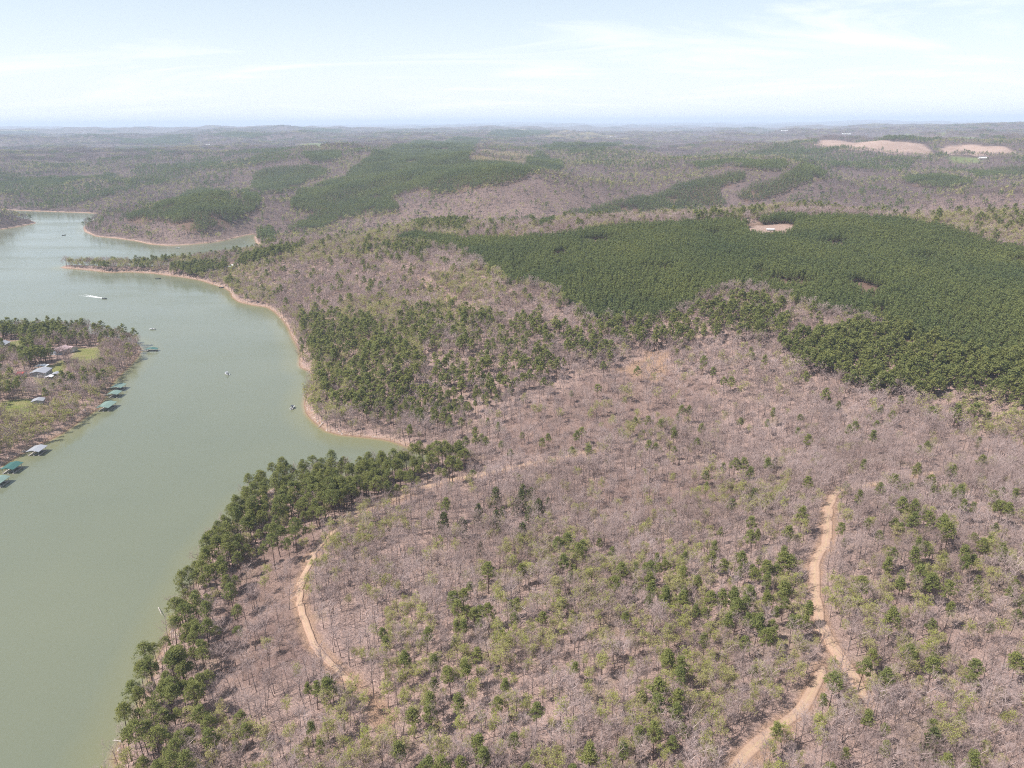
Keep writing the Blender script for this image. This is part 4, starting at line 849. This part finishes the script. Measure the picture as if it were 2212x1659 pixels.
def boat(uv, L, rz, m, label, canopy=None):
    p = at_z([uv], 0.3)[0]; t = empty('motor_boat', (p[0], p[1], .02), rz); tag(t, label, 'boat', 'small boats on the lake')
    hull('hull', L, L * .36, .75, m, t); boxes('console', [(-.1 * L, .04 * L, -.35, .35, .3, 1.25)], M_WHITE if m is not M_WHITE else M_GREY, t)
    mesh_obj('windshield', [(.05 * L, -.6, .8), (.05 * L, .6, .8), (-.01 * L, .55, 1.4), (-.01 * L, -.55, 1.4), (.06 * L, -.6, .8), (.06 * L, .6, .8), (.0 * L, .55, 1.4), (.0 * L, -.55, 1.4)], [(0, 1, 2, 3), (7, 6, 5, 4), (0, 4, 5, 1), (2, 6, 7, 3), (1, 5, 6, 2), (0, 3, 7, 4)], M_GLASS, t)
    for y in (-.4, .4): boxes('seat', [(-.34 * L, -.24 * L, y - .28, y + .28, .3, .95)], M_DECK, t)
    boxes('motor', [(-.54 * L, -.47 * L, -.2, .2, -.1, 1.15)], M_DARK, t)
    if canopy:
        boxes('canopy', [(-.28 * L, .12 * L, -.95, .95, 2.0, 2.1)], canopy, t)
        for x in (-.26 * L, .1 * L):
            for y in (-.85, .85): boxes('canopy_post', [(x - .03, x + .03, y - .03, y + .03, .5, 2.0)], M_POST, t)
    return t
sp = boat((226, 645), 6.0, -.28, M_DARK, 'dark speedboat pulling a white wake')
boat((329, 711), 6.2, 3.0, M_WHITE, 'white boat off the tip of the house point'); boat((490, 808), 5.6, 2.4, M_WHITE, 'white boat with grey canopy in mid lake', M_GREY); boat((632, 881), 5.6, 1.5, M_WHITE, 'white boat drifting just off the rocky point', M_DARK)
boat((342, 602), 6.0, .2, M_DARK, 'dark boat near the narrow neck of land'); boat((384, 536), 7.0, .1, M_WHITE, 'white boat in the far arm of the lake'); boat((138, 508), 6.5, 1.0, M_DARK, 'small dark boat far out on open water'); boat((481, 621), 7.0, .5, M_DARK, 'dark boat moored against the rocky shore')
# wake: two foam arms and the churned strip astern
W0 = at_z([(222, 644)], 0)[0]; W1 = at_z([(176, 637)], 0)[0]; wd = unit(W1 - W0); wnn = np.array([-wd[1], wd[0]]); WL = np.linalg.norm(W1 - W0); V, F = [], []
for a0, sp_, wd0 in ((0.0, 0.0, .8), (0.0, .11, .7), (0.0, -.11, .7)):
    k = len(V)
    for i in range(26):
        q = i / 25; c = W0 + wd * (q * WL * (1 if sp_ else .8)) + wnn * (sp_ * q * WL * .8 + .35 * math.sin(i * 2.1)); hw = wd0 * (1 - q) ** .7 * (1 + .3 * math.sin(i * 3.7)) + .04
        for e in (-1, 1): V.append((c[0] + wnn[0] * hw * e, c[1] + wnn[1] * hw * e, .03)); V.append((c[0] + wnn[0] * hw * e * .4, c[1] + wnn[1] * hw * e * .4, .03 + .16 * (1 - q)))
    for i in range(25):
        b = k + i * 4; F += [(b, b + 4, b + 5, b + 1), (b + 1, b + 5, b + 7, b + 3), (b + 3, b + 7, b + 6, b + 2)]
tag(mesh_obj('boat_wake', V, F, M_FOAM, None, True), 'white foam trailing behind the speedboat', None, None, 'stuff')

def house(name, key, w, d, h, rise, wall, roof, label, rz=0.0, cat='house', wins=True, dz=0.0):
    p = BW[key]; t = empty(name, (p[0], p[1], float(ground([p])[0]) - .1 + dz), rz); tag(t, label, cat)
    V = [(-w / 2, -d / 2, 0), (w / 2, -d / 2, 0), (w / 2, d / 2, 0), (-w / 2, d / 2, 0), (-w / 2, -d / 2, h), (w / 2, -d / 2, h), (w / 2, d / 2, h), (-w / 2, d / 2, h), (0, -d / 2, h + rise), (0, d / 2, h + rise)]
    mesh_obj('wall', V, [(0, 1, 5, 8, 4), (1, 2, 6, 5), (2, 3, 7, 9, 6), (3, 0, 4, 7)], wall, t); gable('roof', w, d, h + .12, rise, roof, t)
    if wins:
        dr = boxes('door', [(-.5, .5, -d / 2 - .06, -d / 2 + .02, .1, 2.15)], M_WHITE, t)
        for x in (-w * .32, w * .32):
            wd_ = boxes('window', [(x - .7, x + .7, -d / 2 - .06, -d / 2 + .02, 1.0, 2.1)], M_WHITE, t); boxes('pane', [(x - .6, x + .6, -d / 2 - .09, -d / 2 - .05, 1.1, 2.0)], M_GLASS, wd_)
        for y in (-d * .25, d * .25):
            wd_ = boxes('window', [(w / 2 - .02, w / 2 + .06, y - .7, y + .7, 1.0, 2.1)], M_WHITE, t); boxes('pane', [(w / 2 + .05, w / 2 + .09, y - .6, y + .6, 1.1, 2.0)], M_GLASS, wd_)
    return t
def carport(key, w, d, h, roof, label, rz=0.0, name='carport'):
    p = BW[key]; t = empty(name, (p[0], p[1], float(ground([p])[0]) - .1), rz); tag(t, label, 'carport')
    for x in (-w / 2 + .15, w / 2 - .15):
        for y in (-d / 2 + .15, d / 2 - .15): boxes('post', [(x - .07, x + .07, y - .07, y + .07, 0, h)], M_POST, t)
    gable('roof', w, d, h, .5, roof, t, .2, .1)
house('metal_shop', 'shop', 10.5, 11.0, 3.4, 1.3, M_GREY, M_GREY, 'grey metal workshop on the yellowish lawn', .12, 'workshop')
carport('carport_a', 8.0, 5.0, 2.9, M_WHITE, 'bright white carport roof behind the grey workshop', .12); carport('carport_b', 4.6, 4.6, 2.5, M_WHITE, 'small white carport beside the grey workshop', .2); carport('carport_c', 5.0, 5.5, 2.8, M_GREY, 'small grey carport at the edge of the bare trees', .2)
house('lake_house', 'house', 8.5, 12.0, 3.2, 2.2, M_BLUESIDE, M_BROWN, 'house with brown roof and blue grey gable beside the lawn', -.25)
house('house_wing', 'wing', 8.0, 7.0, 2.9, 1.6, M_SIDING, M_BROWN, 'brown roofed outbuilding next to the green lawn', 1.2, 'outbuilding')
house('lake_house', 'left', 9.0, 11.0, 3.2, 1.8, M_SIDING, M_GREY, 'grey roofed house cut by the picture edge', .1)
house('red_shed', 'red', 5.5, 4.5, 2.3, 1.0, M_SIDING, M_RED, 'small shed with bright red roof under the trees', 1.4, 'shed', False)
house('grey_shed', 'shed', 6.5, 5.5, 2.3, .9, M_GREY, M_GREY, 'pale grey shed half hidden among bare trees', .3, 'shed', False)
house('white_cottage', 'point', 13.0, 8.0, 3.0, 1.5, M_WHITE, M_WHITE, 'white cottage behind the pines on the narrow point', .9, 'cottage')
def van(p, label):
    t = empty('white_van', (p[0], p[1], float(ground([p])[0])), .5); tag(t, label, 'van')
    V = [(-2.4, -.95, .4), (2.4, -.95, .4), (2.4, .95, .4), (-2.4, .95, .4), (-2.4, -.95, 1.9), (1.0, -.9, 2.0), (1.0, .9, 2.0), (-2.4, .95, 1.9), (1.9, -.95, 1.15), (2.4, -.95, 1.05), (2.4, .95, 1.05), (1.9, .95, 1.15)]
    mesh_obj('body', V, [(0, 1, 9, 8, 5, 4), (3, 7, 6, 11, 10, 2), (4, 5, 6, 7), (5, 8, 11, 6), (8, 9, 10, 11), (9, 1, 2, 10), (0, 4, 7, 3), (3, 2, 1, 0)], M_WHITE, t)
    for x in (-1.5, 1.5):
        for y in (-.9, .9): boxes('wheel', [(x - .33, x + .33, y - .12, y + .12, 0, .62), (x - .24, x + .24, y - .13, y + .13, -.0, .68)], M_DARK, t)
    boxes('windshield', [(1.2, 1.75, -.75, .75, 1.35, 1.5)], M_GLASS, t)
van(BW['van'], 'white van parked between the pines')
FARM = [((1664, 496), 3, 8, M_WHITE, 'white tank house on the cleared pad in the plantation', 'building'), ((2122, 343), 10, 18, M_WHITE, 'white roofed barn on the green pasture', 'barn'), ((1324, 296), 14, 60, M_WHITE, 'long white barn at the edge of the olive field', 'barn'),
        ((413, 318), 20, 36, M_WHITE, 'far white farmhouse among wooded hills', 'building'), ((1695, 284), 20, 60, M_WHITE, 'far white barn beyond the ploughed field', 'barn'), ((1828, 291), 20, 60, M_WHITE, 'far white barn in the grey woods', 'barn'),
        ((2095, 277), 16, 110, M_WHITE, 'long white poultry house near the horizon', 'barn'), ((2128, 277), 16, 80, M_WHITE, 'second white poultry house near the horizon', 'barn'), ((450, 314), 16, 30, M_WHITE, 'small white roof on the far left hills', 'building')]
for uv, w, d, m, lb, ct in FARM:
    p = hit([uv], 1.0)[0]; t = empty('farm_building', (p[0], p[1], float(ground([p])[0]) - .3), 1.45); tag(t, lb, ct)
    boxes('wall', [(-w / 2, w / 2, -d / 2, d / 2, 0, w * .32 + 1)], M_SIDING, t); gable('roof', w, d, w * .32 + 1, w * .18, m, t)
# fallen and stranded logs
def log(uv0, uv1, r, label, z0=.2, z1=.2):
    a = hit([uv0])[0]; b = hit([uv1])[0]; ga, gb = max(float(ground([a])[0]), 0) + z0, max(float(ground([b])[0]), 0) + z1
    g_ = Geo(); c = (a + b) / 2; A_ = np.array([*(a - c), ga]); B_ = np.array([*(b - c), gb]); g_.tube(A_, A_ * .5 + B_ * .5 + np.array([0.1, .15, .05]), r, r * .8, 6); g_.tube(A_ * .5 + B_ * .5 + np.array([0.1, .15, .05]), B_, r * .8, r * .3, 6)
    o = bpy.data.objects.new('fallen_log', g_.mesh('fallen_log', [M_LOG])); col.objects.link(o); o.location = (c[0], c[1], 0); tag(o, label, 'log', 'stranded and fallen logs')
    for k in range(3):
        q = A_ + (B_ - A_) * (.45 + .18 * k); e = q + np.array([(-1) ** k * .9, .8, .6]) * (.8 + .3 * k); h_ = Geo(); h_.tube(q, e, r * .35, .02, 4); b_ = bpy.data.objects.new('branch', h_.mesh('branch', [M_LOG])); col.objects.link(b_); b_.parent = o
log((262, 1603), (243, 1601), .22, 'pale log lying out over the water at the sandy point', .3, .1); log((698, 915), (686, 925), .3, 'dark log leaning from the rocky point into the water', .8, .0); log((342, 1312), (350, 1336), .14, 'bare snag standing in the shallows', .05, 1.4)
log((1090, 1292), (1135, 1327), .28, 'grey fallen trunk among the middle woods', .3, 2.2)

# ---------------------------------------------------------------- haze
def haze_box():
    m, nd, lk, out = mat('haze_air'); v = N(nd, 'ShaderNodeVolumePrincipled'); v.inputs['Density'].default_value = 8.2e-5; v.inputs['Color'].default_value = (0.71, 0.84, 1.0, 1); v.inputs['Anisotropy'].default_value = 0.0
    lk.new(v.outputs[0], out.inputs['Volume'])
    x, y0, y1, z0, z1 = 46000, -16000, 46000, -60, 300
    V = [(-x, y0, z0), (x, y0, z0), (x, y1, z0), (-x, y1, z0), (-x, y0, z1), (x, y0, z1), (x, y1, z1), (-x, y1, z1)]
    F = [(3, 2, 1, 0), (4, 5, 6, 7), (0, 1, 5, 4), (1, 2, 6, 5), (2, 3, 7, 6), (3, 0, 4, 7)]
    o = mesh_obj('haze', V, F, m); tag(o, 'pale blue haze over the far hills', None, None, 'stuff')
haze_box()
